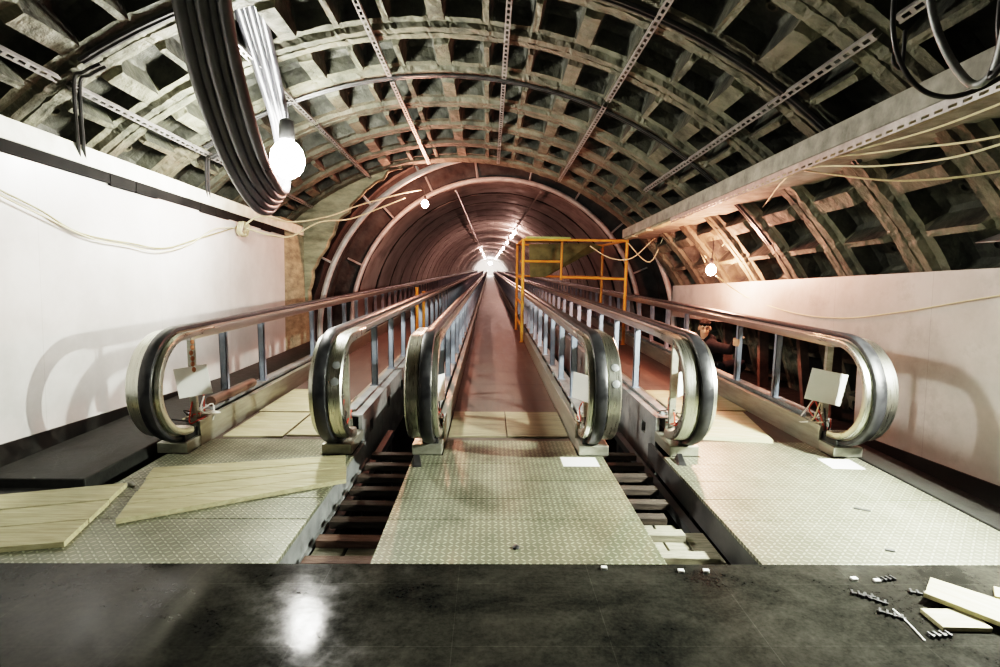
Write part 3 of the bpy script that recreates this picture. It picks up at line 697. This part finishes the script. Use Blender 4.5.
# ------------------------------------------------------------------ slotted channels along the vault
def channel(t0, t1, deg, label, inset=0.05):
    mb = MB(); w, pitch = 0.024, 0.09
    a = math.radians(deg); nx, nz = math.sin(a), math.cos(a); tx, tz = math.cos(a), -math.sin(a)
    c = Vector((HX + (HR - inset) * nx, 0, HZ + (HR - inset) * nz)); T = Vector((tx, 0, tz)); Nn = Vector((nx, 0, nz)); Yv = Vector((0, 1, 0))
    for s_ in (-1, 1):
        mb.obox(c + T * s_ * w * 0.75 + Yv * (t0 + t1) / 2, T * w * 0.25, Yv * (t1 - t0) / 2, Nn * 0.0015)
        mb.obox(c + T * s_ * w + Nn * 0.02 + Yv * (t0 + t1) / 2, T * 0.0015, Yv * (t1 - t0) / 2, Nn * 0.02)
    t = t0 + 0.01
    while t < t1 - 0.03:
        mb.obox(c + Yv * (t + 0.015), T * w * 0.5, Yv * 0.017, Nn * 0.0015); t += pitch
    o = mb.build('slotted_channel', X['zinc']); o.matrix_world = MH; tag(o, label, 'steel channel', 'slotted channels along the vault')
for deg, ts, nm in [(-35.3, [(1.2, 4.20), (4.32, 6.95), (7.1, 10.0)], 'lowest left slotted channel line of the vault'), (-21.0, [(1.2, 5.1), (5.25, 6.9), (7.0, 10.05)], 'slotted channel line passing behind the thick cables'),
                    (-7.5, [(1.2, 6.1), (6.25, 10.05)], 'slotted channel line just left of the vault crown'), (7.8, [(1.2, 6.1), (6.25, 9.9)], 'slotted channel line at the vault crown'),
                    (21.8, [(1.2, 5.9), (6.05, 9.9)], 'slotted channel line right of the vault crown'), (35.6, [(1.2, 3.05), (3.22, 4.4), (4.42, 7.9)], 'slotted channel line above the right ledge')]:
    for k, (a, b) in enumerate(ts):
        channel(a, b, deg, '%s, %s piece from the camera end' % (nm, ORD[k]))
# perforated rail under the right ledge
mb = MB(); t = 1.0
mb.box(2.404, 2.408, 1.0, 7.3, 1.0, 1.012); mb.box(2.404, 2.408, 1.0, 7.3, 1.028, 1.04)
while t < 7.25: mb.box(2.404, 2.408, t, t + 0.035, 1.012, 1.028); t += 0.09
mb.box(2.404, 2.412, 1.0, 7.3, 1.04, 1.068)
o = mb.build('perforated_rail', X['zinc']); o.matrix_world = MH; tag(o, 'long perforated steel rail fixed under the right ledge', 'steel rail')

# black conduits following the vault ribs
def conduit(t, d0, d1, r, label, drop=None, twin=True):
    e = empty('vault_conduit', label, 'conduit', tuple(vault_pt((d0 + d1) / 2, t, 0.05)))
    for k in ((0, 1) if twin else (0,)):
        pts = [vault_pt(d0 + (d1 - d0) * i / 40, t + 0.045 * k, 0.03) for i in range(41)]
        if drop: pts = [hall(pts[0].x, drop + 0.05 * k, 1.19)] + [hall(pts[0].x + 0.01, drop + 0.045 * k, 1.35)] + [Vector(p) for p in pts]
        mb = MB(); mb.tube(pts, r, 6); o = mb.build('tube', X['conduit'], None, True); o.parent = e; o.location = -e.location
conduit(4.17, -32.6, 45.0, 0.018, 'twin black conduit along the near vault rib, bending down to the left ledge')
conduit(6.18, -34.5, 52.0, 0.016, 'twin black conduit along the second vault rib over the walkways')
def drop(deg, t, px, py, px1, py1, label):
    e = empty('conduit_drop', label, 'conduit')
    b = at(px1, py1, x=-3.36); a = vault_pt(deg, t, 0.10); m = at(px, py, Y=a.y * 0.7 + b.y * 0.3)
    for k in (0, 1):
        dy = Vector((0, 0.06 * k, 0)); mb = MB(); mb.tube(smoothpath([a + dy + Vector((0.12, 0, 0.06)), a + dy, m + dy, b + dy], 6), 0.014, 6)
        o = mb.build('tube', X['conduit'], e, True)
drop(-32.9, 4.2, 74, 84, 80, 164, 'pair of black conduits dropping to the left ledge, nearer pair')
drop(-34.9, 6.3, 206, 160, 207, 204, 'pair of dark conduits dropping to the left ledge, farther pair')

# ------------------------------------------------------------------ thick cables hanging in a loop
e0 = Vector((0, 0, 0))
names = ['outermost thick black cable of the hanging bundle, nearest the left wall', 'second thick black cable of the hanging bundle from the left', 'third thick black cable of the hanging bundle from the left',
         'fourth thick black cable of the hanging bundle from the left', 'innermost thick black cable of the hanging bundle, nearest the lamp']
for i in range(5):
    f = i / 4.0
    near = [(168 + 12.5 * i, -60, 3.0 + 0.03 * (i % 2)), (183 + 11 * i, 20, 3.35 + 0.03 * (i % 2)), (200 + 10.5 * i, 90, 3.8 + 0.04 * (i % 2)), (224 + 9.3 * i, 155, 4.4 + 0.04 * (i % 2)), (246 + 7.2 * i, 195 - i * 3, 4.95),
            (262 + 4.6 * i, 211 - 5 * i, 5.35 + 0.05 * f), (274 + 3.0 * i, 206 - 4.2 * i, 5.75 + 0.05 * f)]
    far = [(281 + 1.5 * i, 172, 5.98), (274 + 2.9 * i, 122, 5.85), (254 + 4.6 * i, 58, 5.3 + 0.06 * (i % 2)), (236 + 5.8 * i, 0, 4.7 + 0.06 * (i % 2)), (224 + 6.6 * i, -45, 4.25)]
    pts = [at(a, b, Y=c) for (a, b, c) in near + far]
    mb = MB(); mb.tube(smoothpath(pts, 6), [0.042] * 200 and 0.040, 10)
    tag(mb.build('thick_cable', X['bigcable'], None, 'full'), names[i], 'cable', 'thick black cables hanging from the vault')

# loops of cable at the upper right
def cable(name, spec, r, m, label, cat='cable', group=None):
    pts = [at(a, b, Y=c) for (a, b, c) in spec]
    mb = MB(); mb.tube(smoothpath(pts, 6), r, 7)
    return tag(mb.build(name, m, None, 'full'), label, cat, group)
cable('cable_loop', [(896, -30, 2.5), (893, 30, 2.5), (902, 66, 2.5), (922, 90, 2.48), (950, 97, 2.45), (985, 86, 2.4), (1030, 60, 2.3)], 0.011, X['conduit'], 'black cable hanging in a loop above the right ledge')
cable('cable_loop', [(926, -30, 2.45), (934, 20, 2.45), (948, 55, 2.42), (966, 80, 2.4), (980, 84, 2.35), (994, 70, 2.3), (1003, 40, 2.25), (1010, 0, 2.2)], 0.017, X['galv'], 'shiny grey hose hanging in a loop at the upper right corner')
cable('cable_loop', [(898, 40, 2.7), (893, 58, 2.7), (896, 66, 2.7), (902, 66, 2.7), (905, 30, 2.7)], 0.009, X['conduit'], 'short black cable end behind the loops, above the right ledge')
cable('cable_loop', [(1004, -30, 2.3), (999, 20, 2.3), (999, 48, 2.3), (990, 78, 2.3), (1006, 60, 2.25)], 0.012, X['conduit'], 'black cable at the right picture edge crossing the grey hose')
# wires from the right ledge to the warm bulb and towards the camera
LB2 = at(711, 270, Y=7.3)
cable('yellow_wire', [(1020, 96, 2.5), (930, 130, 3.1), (850, 152, 3.9), (800, 166, 4.5)], 0.006, X['wire'], 'yellow wire under the right ledge, topmost of the strands', 'wire', 'yellow wires under the right ledge')
cable('yellow_wire', [(1020, 132, 2.5), (960, 143, 2.9), (880, 152, 3.6), (800, 166, 4.5), (770, 200, 6.0), (735, 232, 7.2)], 0.006, X['wire'], 'yellow wire under the right ledge, second strand from the top', 'wire', 'yellow wires under the right ledge')
cable('yellow_wire', [(1020, 138, 2.5), (950, 158, 2.9), (880, 166, 3.6), (795, 172, 4.5), (760, 210, 6.2), (722, 246, 7.6)], 0.006, X['wire'], 'pale wire under the right ledge, third strand from the top', 'wire', 'yellow wires under the right ledge')
cable('yellow_wire', [(1020, 168, 2.6), (950, 178, 3.0), (880, 180, 3.6), (800, 170, 4.6)], 0.006, X['wire_dk'], 'olive wire under the right ledge, lowest of the strands', 'wire', 'yellow wires under the right ledge')
cable('yellow_wire', [(628, 243, 10.4), (650, 262, 10.0), (668, 228, 9.6), (682, 225, 9.3), (696, 240, 8.6), (706, 258, 8.1)], 0.010, X['wire'], 'yellow cable sagging from the scaffold top to the right bulb', 'wire')
cable('yellow_wire', [(590, 246, 10.4), (610, 258, 10.4), (632, 258, 10.2), (655, 238, 9.8), (676, 224, 9.4), (690, 232, 9.0), (705, 262, 8.2)], 0.010, X['wire'], 'second yellow cable sagging along the scaffold to the right bulb', 'wire')
WR = 3.45
def wallx(px, py, x): return at(px, py, x=x)
mb = MB(); mb.tube(smoothpath([at(716, 276, Y=7.25)] + [wallx(a, b, WR) for a, b in [(745, 296), (790, 312), (840, 318), (900, 312), (960, 302), (1020, 292)]], 6), 0.006, 6)
tag(mb.build('wall_wire', X['wire'], None, 'full'), 'cream wire sagging across the right white wall from the bulb', 'wire')
# wires on the left wall
WL = -3.33
for k, (pts, r, m, l) in enumerate([([(-20, 178), (0, 190), (40, 210), (80, 233), (130, 243), (165, 248), (200, 238), (240, 226)], 0.007, X['wire_dk'], 'olive wire sagging across the left white wall'),
                                    ([(-20, 184), (0, 195), (45, 217), (90, 238), (130, 246), (160, 252), (190, 244), (215, 229), (240, 228)], 0.006, X['wire'], 'cream wire sagging beside the olive one on the left white wall')]):
    mb = MB(); mb.tube(smoothpath([wallx(a, b, WL + 0.008 * k) for a, b in pts], 6), r, 6); tag(mb.build('wall_wire', m, None, 'full'), l, 'wire')
c = wallx(241, 229, WL + 0.03)
mb = MB(); rnd = random.Random(4)
for k in range(4):
    r = 0.09 + 0.02 * rnd.random(); pts = [c + Vector((0.02 * k + 0.01 * math.sin(3 * a), r * math.cos(a) * 1.2, r * math.sin(a) - 0.0)) for a in [2 * PI * i / 18 for i in range(19)]]
    mb.tube(pts, 0.008, 6)
tag(mb.build('wire_coil', X['wire'], None, 'full'), 'coil of cream wire hung at the top of the left white wall', 'wire coil')
cable('hanging_wire', [(246, 224, 7.35), (262, 216, 7.6), (292, 222, 8.2), (330, 216, 9.0), (360, 205, 9.8), (400, 194, 10.6), (421, 190, 11.0)], 0.012, X['wire'], 'cream wire from the coil to the bulb at the tunnel mouth, upper strand', 'wire')
cable('hanging_wire', [(246, 228, 7.35), (270, 235, 7.7), (292, 236, 8.2), (320, 222, 8.8), (350, 219, 9.6), (380, 208, 10.2), (405, 198, 10.7)], 0.012, X['wire'], 'cream wire sagging from the coil to the tunnel mouth, lower strand', 'wire')

# ------------------------------------------------------------------ lamps
def bulb(name, p, r, m, label, top=None, group=None, cage=False):
    e = empty(name, label, 'lamp', tuple(p), group)
    mb = MB()
    mb.ball(p, r, r, r * 1.15, 14, 9); o = mb.build('bulb', m, None, 'full'); o.parent = e; o.location = -e.location
    mb = MB(); mb.lathe([(r * 0.45, 0), (r * 0.5, r * 0.2), (r * 0.42, r * 1.1), (r * 0.18, r * 1.25)], 10, Vector(p) + Vector((0, 0, r * 1.15)))
    o = mb.build('socket', X['dark'], None, True); o.parent = e; o.location = -e.location
    if top is not None:
        mb = MB(); mb.tube([Vector(p) + Vector((0, 0, r * 2.3)), (Vector(p) + Vector(top)) / 2 + Vector((0.02, 0, 0.1)), Vector(top)], 0.008, 6)
        o = mb.build('flex', X['conduit'], None, True); o.parent = e; o.location = -e.location
    return e
LH = Vector((-2.03, 5.66, 2.50))
bulb('work_lamp', LH, 0.165, X['lamp_hall'], 'glaring white work lamp hanging by the thick cables', vault_pt(-20.5, 5.75, 0.0))
bulb('bare_bulb', at(425, 204, Y=11.0), 0.065, X['lamp_pink'], 'bare warm bulb hanging at the upper left of the tunnel mouth', at(421, 186, Y=11.0))
bulb('bare_bulb', LB2, 0.065, X['lamp_pink'], 'bare warm bulb hanging over the right white wall', LB2 + Vector((0.0, 0.0, 0.42)))
X['lamp_side'] = emit('site_lamp_filament', (0.97, 1.0, 0.90), 18000.0)
def site_lamp(p, aim, label):
    e = empty('site_lamp', label, 'lamp', tuple(p)); p = Vector(p); d = (Vector(aim) - p).normalized()
    sd = d.cross(Vector((0, 0, 1))).normalized(); up = sd.cross(d)
    fl = Vector((d.x, d.y, 0)).normalized()
    mb = MB(); mb.ball(p, 0.05, n=14, m=9); o = mb.build('bulb', X['lamp_side'], None, 'full'); o.parent = e; o.location = -e.location
    mb = MB()
    mb.lathe([(0.03, -0.19), (0.07, -0.17), (0.13, -0.10), (0.17, -0.02), (0.19, 0.09), (0.183, 0.09), (0.163, -0.02), (0.122, -0.095), (0.065, -0.16), (0.02, -0.17)], 20, p, tuple(d))
    o = mb.build('reflector', X['galv'], None, True); o.parent = e; o.location = -e.location
    # visor: from the top of the rim forward and down, it keeps the light off the vault
    mb = MB(); a = p + d * 0.08 + up * 0.19; b = p + fl * 0.42 + Vector((0, 0, 0.034)); v = (b - a); m = (a + b) / 2
    mb.obox(m, sd * 0.34, v / 2, v.normalized().cross(sd) * 0.003); o2 = mb.build('visor', X['galv']); o2.parent = o; o2.location = (0, 0, 0)
    mb = MB(); mb.tube([p - d * 0.18, p - d * 0.26, Vector((3.455, p[1] - 0.02, p[2] - 0.10))], 0.016, 8); o = mb.build('bracket', X['dark'], None, True); o.parent = e; o.location = -e.location
site_lamp(Vector((3.18, 2.75, 1.60)), Vector((-1.0, 3.7, 0.45)), 'round site lamp with a metal reflector and visor on the right wall')
def tun(deg, Y, inset): a = math.radians(deg); return Vector((CX + (3.3 - inset) * math.sin(a), Y, TZ + (3.3 - inset) * math.cos(a)))
names = []
for i, Y in enumerate([25.0, 28.0, 35.0, 44.0, 54.0, 66.0, 80.0, 98.0]):
    bulb('tunnel_bulb', tun(17.5, Y, 0.2), 0.075, X['lamp_warm'], '%s bulb of the right-hand tunnel string, counted from the hall' % ORD[i], tun(17.5, Y, -0.02), 'bulbs of the right tunnel string')
for i, Y in enumerate([50.0, 64.0, 80.0, 96.0]):
    bulb('tunnel_bulb', tun(-17.5, Y, 0.2), 0.075, X['lamp_warm'], '%s bulb of the left-hand tunnel string, counted from the hall' % ORD[i], tun(-17.5, Y, -0.02), 'bulbs of the left tunnel string')
for s_, l in ((-1, 'left'), (1, 'right')):
    mb = MB(); mb.tube([tun(17.5 * s_, 12.8 + 6.8 * i, 0.06) for i in range(16)], 0.025, 6)
    tag(mb.build('lamp_rail', X['zinc'], None, True), 'thin %s lamp rail along the tunnel ceiling' % l, 'rail')
e = empty('far_fill_lamp', 'added fill lamp brightening the far end of the tunnel', 'lamp', (CX, 112, 2.4))  # added lamp, stands in for light from the hall beyond
mb = MB(); mb.ball((CX, 112, 2.4), 0.35, 0.35, 0.3); o = mb.build('globe', X['lamp_end'], None, 'full'); o.parent = e; o.location = -e.location
mb = MB(); mb.tube([(CX, 112, 2.7), (CX, 112, 3.42)], 0.03, 6); o = mb.build('stem', X['dark'], None, True); o.parent = e; o.location = -e.location

# ------------------------------------------------------------------ scaffold
def scaffold():
    e = empty('scaffold', 'orange-yellow pipe scaffold bridging from the central walkway to the right one', 'scaffold', (1.6, 10.8, 0))
    def P(mb, nm, m=X['yellow']):
        o = mb.build(nm, m, None, True); o.parent = e; o.location = -e.location; return o
    a = [(0.655, 10.65), (0.655, 12.9), (2.62, 10.45), (2.62, 12.7)]
    zt = 2.02; r = 0.03
    for (x, y) in a:
        mb = MB(); mb.tube([(x, y, 0.001), (x, y, zt)], r, 8); po = P(mb, 'post'); mb = MB(); mb.lathe([(0.05, 0), (0.05, 0.008)], 10, (x, y, 0.001)); bp = mb.build('base_plate', X['yellow']); bp.parent = po; bp.location = (0, 0, 0)
    mb = MB(); mb.tube([(1.52, 11.55, 1.22), (1.52, 11.55, 2.02)], 0.024, 8); P(mb, 'guard_post')
    for (p, q, nm) in [((0.655, 10.65, 2.0), (2.62, 10.45, 2.0), 'top_rail'), ((0.655, 12.9, 2.0), (2.62, 12.7, 2.0), 'top_rail'), ((1.52, 11.55, 1.27), (2.62, 10.45, 1.27), 'deck_rail'),
                       ((0.655, 12.9, 1.27), (2.62, 12.7, 1.27), 'deck_rail'), ((0.655, 11.6, 1.6), (1.52, 11.55, 1.6), 'guard_rail'), ((0.655, 10.65, 1.27), (0.655, 12.9, 1.27), 'end_rail'), ((0.655, 10.65, 0.75), (0.655, 12.9, 0.75), 'end_rail'),
                       ((0.655, 10.65, 2.0), (0.655, 12.9, 2.0), 'end_rail'), ((2.62, 10.45, 2.0), (2.62, 12.7, 2.0), 'end_rail'), ((2.62, 10.45, 1.27), (2.62, 12.7, 1.27), 'end_rail'), ((0.655, 10.65, 0.3), (0.655, 12.9, 0.3), 'end_rail')]:
        mb = MB(); mb.tube([p, q], 0.024, 8); P(mb, nm)
    return e
scaffold()
mb = MB(); mb.box(0.74, 1.62, 11.0, 12.6, 2.04, 2.085); tag(mb.build('scaffold_plank', X['greenboard'], None, False, (1.2, 11.8, 2.04), 0.004), 'green-edged plank laid on top of the scaffold', 'board')
mb = MB(); q = [at(529, 244, Y=11.9), at(592, 243, Y=11.9), at(603, 247, Y=12.0), at(582, 257, Y=12.1), at(560, 268, Y=12.2), at(545, 277, Y=12.2), at(530, 277, Y=12.2)]
n = len(q); mb.add(q + [p + Vector((0.02, 0.06, 0)) for p in q], [tuple(range(n)), tuple(range(2 * n - 1, n - 1, -1))] + [(i, n + i, n + (i + 1) % n, (i + 1) % n) for i in range(n)])
tag(mb.build('tarpaulin', X['green'], None, False, q[0]), 'dark green tarpaulin slung inside the scaffold', 'tarpaulin')
for (x, y, h, l) in [(-1.36, 11.4, 0.93, 'orange steel prop standing on the left walkway, nearer one'), (-1.62, 12.3, 0.98, 'yellow steel prop behind the orange prop on the left walkway')]:
    mb = MB(); mb.tube([(x, y, 0.0), (x, y, h)], 0.035, 8); mb.lathe([(0.06, 0), (0.06, 0.01)], 10, (x, y, -0.005)); mb.lathe([(0.05, 0), (0.05, 0.012)], 10, (x, y, h))
    tag(mb.build('steel_prop', X['yellow'], None, True, (x, y, -0.005)), l, 'prop')

# rusty studs in the cavity behind the rightmost balustrade
for i, (y, w, dx) in enumerate([(5.25, 0.10, 0.16), (5.75, 0.12, 0.1), (6.35, 0.10, 0.2), (7.3, 0.12, 0.1), (8.4, 0.12, 0.1)]):
    mb = MB(); x = 3.75
    mb.obox((x, y, 0.5), (w / 2, 0, 0), (0, 0.035, 0), (0.0, dx * 0.8, 0.61)); tag(mb.build('rusty_stud', X['stud'], None, False, (x, y, -0.11)), '%s rusty brown stud in the dark opening behind the rightmost balustrade' % ORD[i], 'stud', 'rusty studs in the right wall opening')

# ------------------------------------------------------------------ person crouching behind the rightmost balustrade
def limb(mb, joints, radii, n=12):
    """closed tapered limb along joints"""
    P = smoothpath(joints, 5); N = len(P); out = []
    seg = len(joints) - 1
    for i in range(N):
        f = i / (N - 1) * seg; k = min(int(f), seg - 1); g = f - k
        out.append(radii[k] * (1 - g) + radii[k + 1] * g)
    P = [Vector(p) for p in P]
    mb.tube(P, out, n)
    mb.ball(P[0], out[0], n=n); mb.ball(P[-1], out[-1], n=n)
def person():
    hd = Vector((2.985, 7.42, 0.665))      # head centre
    e = empty('person', 'dark-haired man in a black jacket crouching behind the rightmost balustrade, one hand on its post', 'person', (3.18, 7.5, -0.11))
    hip = Vector((3.20, 7.56, 0.05)); chest = Vector((3.06, 7.42, 0.36)); neck = Vector((3.0, 7.43, 0.53))
    sh_f = Vector((3.05, 7.20, 0.44)); sh_b = Vector((3.10, 7.66, 0.43))
    hand = Vector((BX[5] + 0.055, 6.20, 0.655)); elb = Vector((3.05, 6.72, 0.47)); wr = Vector((2.90, 6.26, 0.635))
    elb2 = Vector((3.17, 7.62, 0.18)); wr2 = Vector((3.06, 7.36, 0.17))
    knee1 = Vector((3.10, 7.12, 0.17)); ank1 = Vector((3.22, 7.34, -0.06)); toe1 = Vector((3.2, 7.12, -0.075))
    knee2 = Vector((3.42, 7.20, 0.20)); ank2 = Vector((3.40, 7.5, -0.06)); toe2 = Vector((3.4, 7.28, -0.075))
    def finish(mb, name, m, vox, par=e):
        o = mb.build(name, m, None, 'full'); r = o.modifiers.new('remesh', 'REMESH'); r.mode = 'VOXEL'; r.voxel_size = vox; r.use_smooth_shade = True
        s = o.modifiers.new('smooth', 'SMOOTH'); s.factor = 0.5; s.iterations = 4
        o.parent = par; o.location = -e.location; return o
    # facing: towards the camera and a little to the left
    fw = Vector((-0.30, -0.94, -0.12)).normalized(); sd = fw.cross(Vector((0, 0, 1))).normalized(); up = sd.cross(fw)
    mb = MB()
    def hp(f, s_, u): return hd + fw * f + sd * s_ + up * u
    # cranium, jaw, nose, ears, brow
    def eb(c, a, b, c2, n=16, m=12):
        vs = []; mb0 = MB(); mb0.ball((0, 0, 0), 1, 1, 1, n, m)
        mb.add([c + sd * p[0] * a + fw * p[1] * b + up * p[2] * c2 for p in mb0.v], mb0.f)
    eb(hp(-0.01, 0, 0.03), 0.074, 0.092, 0.088); eb(hp(0.022, 0, -0.04), 0.056, 0.066, 0.072); eb(hp(0.05, 0, -0.085), 0.026, 0.028, 0.022)
    eb(hp(0.092, 0, -0.012), 0.011, 0.014, 0.028); eb(hp(0.100, 0, -0.026), 0.016, 0.014, 0.010)
    eb(hp(0.078, 0.03, 0.022), 0.024, 0.012, 0.008); eb(hp(0.078, -0.03, 0.022), 0.024, 0.012, 0.008)
    eb(hp(-0.01, 0.076, -0.01), 0.010, 0.022, 0.032); eb(hp(-0.01, -0.076, -0.01), 0.010, 0.022, 0.032)
    eb(hp(0.078, 0, -0.056), 0.022, 0.010, 0.006)
    limb(mb, [hd + up * -0.06, neck, chest + Vector((0, 0, 0.08))], [0.052, 0.055, 0.07])
    limb(mb, [chest + Vector((0, 0, 0.1)), chest, (chest + hip) / 2, hip], [0.09, 0.125, 0.12, 0.125])
    limb(mb, [sh_f, chest + Vector((0, 0, 0.07)), sh_b], [0.06, 0.10, 0.06])
    limb(mb, [sh_f, elb, wr], [0.052, 0.042, 0.028]); limb(mb, [sh_b, elb2, wr2], [0.052, 0.042, 0.028])
    limb(mb, [hip + Vector((-0.04, -0.05, 0)), knee1, ank1], [0.085, 0.058, 0.04]); limb(mb, [hip + Vector((0.06, -0.03, 0)), knee2, ank2], [0.085, 0.058, 0.04])
    # gripping hand: palm outside the post, four fingers around its front, thumb on the near side
    pc = Vector((BX[5] + 0.012, 6.105, 0.655))
    limb(mb, [wr, wr.lerp(pc, 0.6), pc + Vector((0, 0.0, 0))], [0.026, 0.028, 0.030])
    px_, py_ = BX[5] + 0.012, 6.05       # post centre
    for k in range(4):
        z = 0.690 - 0.0225 * k; ln = [0.0, 0.008, 0.006, -0.006][k]
        limb(mb, [Vector((px_ - 0.012, 6.100, z)), Vector((px_ - 0.048, 6.080, z)), Vector((px_ - 0.050, 6.038, z - 0.003)), Vector((px_ - 0.020 + ln, 6.012, z - 0.006))], [0.0125, 0.012, 0.011, 0.0095], 8)
    limb(mb, [pc + Vector((0.012, 0.0, 0.02)), Vector((px_ + 0.044, 6.08, 0.695)), Vector((px_ + 0.046, 6.045, 0.71)), Vector((px_ + 0.020, 6.016, 0.712))], [0.015, 0.0125, 0.0115, 0.010], 8)
    # resting hand on the knee
    limb(mb, [wr2, wr2 + Vector((-0.02, -0.08, 0.02))], [0.028, 0.032])
    for k in range(4):
        b = wr2 + Vector((-0.045 + 0.022 * k, -0.09, 0.03)); ln = [0.06, 0.075, 0.07, 0.055][k]
        limb(mb, [b, b + Vector((0, -ln * 0.55, 0.004)), b + Vector((0, -ln, -0.025))], [0.0115, 0.0105, 0.009], 8)
    limb(mb, [wr2 + Vector((-0.03, -0.03, 0.01)), wr2 + Vector((-0.065, -0.06, 0.01)), wr2 + Vector((-0.07, -0.09, 0.0))], [0.014, 0.0115, 0.0095], 8)
    finish(mb, 'body', X['skin'], 0.0065)
    # jacket with raised collar
    mb = MB()
    limb(mb, [chest + Vector((0, 0, 0.12)), chest, (chest + hip) / 2, hip + Vector((0, 0, -0.01))], [0.105, 0.150, 0.148, 0.150])
    limb(mb, [sh_f + Vector((0, 0, -0.01)), chest + Vector((0, 0, 0.06)), sh_b], [0.082, 0.122, 0.082])
    limb(mb, [sh_f, elb, wr + (elb - wr) * 0.12], [0.078, 0.064, 0.045]); limb(mb, [sh_b, elb2, wr2 + (elb2 - wr2) * 0.15], [0.078, 0.064, 0.045])
    jk = finish(mb, 'jacket', X['jacket'], 0.012)
    mb = MB(); pts = [neck + Vector((0.078 * math.cos(a), 0.078 * math.sin(a), -0.025 + 0.01 * math.sin(a))) for a in [2 * PI * i / 20 for i in range(21)]]
    mb.tube(pts, 0.022, 8); cl = finish(mb, 'collar', X['jacket'], 0.008); cl.parent = jk; cl.location = (0, 0, 0)
    mb = MB()
    limb(mb, [hip + Vector((0, 0, -0.03)), hip + Vector((-0.03, -0.1, 0))], [0.14, 0.12])
    limb(mb, [hip + Vector((-0.04, -0.05, 0)), knee1, ank1 + Vector((0, 0, 0.02))], [0.108, 0.078, 0.058]); limb(mb, [hip + Vector((0.06, -0.03, 0)), knee2, ank2 + Vector((0, 0, 0.02))], [0.108, 0.078, 0.058])
    finish(mb, 'trousers', X['trousers'], 0.012)
    for (a, t) in ((ank1, toe1), (ank2, toe2)):
        mb = MB(); limb(mb, [a + Vector((0, 0.04, -0.01)), (a + t) / 2 + Vector((0, 0, 0.0)), t], [0.042, 0.042, 0.034]); finish(mb, 'shoe', X['dark'], 0.008)
    # hair cap with a fringe
    mb = MB(); rnd = random.Random(8); b0 = MB(); b0.ball((0, 0, 0), 1, 1, 1, 22, 14)
    cen = hp(-0.014, 0, 0.038)
    mb.add([cen + sd * p[0] * 0.083 + fw * p[1] * 0.100 + up * p[2] * 0.096 for p in b0.v], [f for f in b0.f if all((b0.v[i][2] > (0.34 if b0.v[i][1] > 0.25 else -0.35 - 0.3 * max(0, -b0.v[i][1]))) for i in f)])
    for i in range(9):
        s_ = -0.06 + 0.015 * i; limb(mb, [hp(0.055 - abs(s_) * 0.4, s_, 0.10), hp(0.078 - abs(s_) * 0.35, s_ * 1.05, 0.075), hp(0.084 - abs(s_) * 0.5, s_ + 0.006, 0.046 + rnd.uniform(-0.008, 0.01))], [0.016, 0.012, 0.005], 7)
    o = mb.build('hair', X['hair'], None, 'full'); o.parent = e; o.location = -e.location
    for s_ in (-1, 1):
        mb = MB(); mb.ball(hp(0.080, 0.030 * s_, 0.004), 0.0115, 0.008, 0.0065); o = mb.build('eye', X['dark'], None, 'full'); o.parent = e; o.location = -e.location
        mb = MB(); limb(mb, [hp(0.088, 0.014 * s_, 0.026), hp(0.088, 0.032 * s_, 0.031), hp(0.078, 0.048 * s_, 0.026)], [0.004, 0.005, 0.003], 6); o = mb.build('eyebrow', X['hair'], None, 'full'); o.parent = e; o.location = -e.location
    mb = MB(); limb(mb, [hp(0.078, -0.022, -0.056), hp(0.089, 0, -0.054), hp(0.078, 0.022, -0.056)], [0.003, 0.0055, 0.003], 6); o = mb.build('mouth', X['lip'], None, 'full'); o.parent = e; o.location = -e.location
person()

# ------------------------------------------------------------------ world and view
w = bpy.data.worlds.new('world'); bpy.context.scene.world = w; w.use_nodes = True
w.node_tree.nodes['Background'].inputs[0].default_value = (0.5, 0.55, 0.5, 1); w.node_tree.nodes['Background'].inputs[1].default_value = 0.02
sc = bpy.context.scene
sc.view_settings.view_transform = 'Filmic'
sc.view_settings.look = 'High Contrast'
sc.view_settings.exposure = 0.0
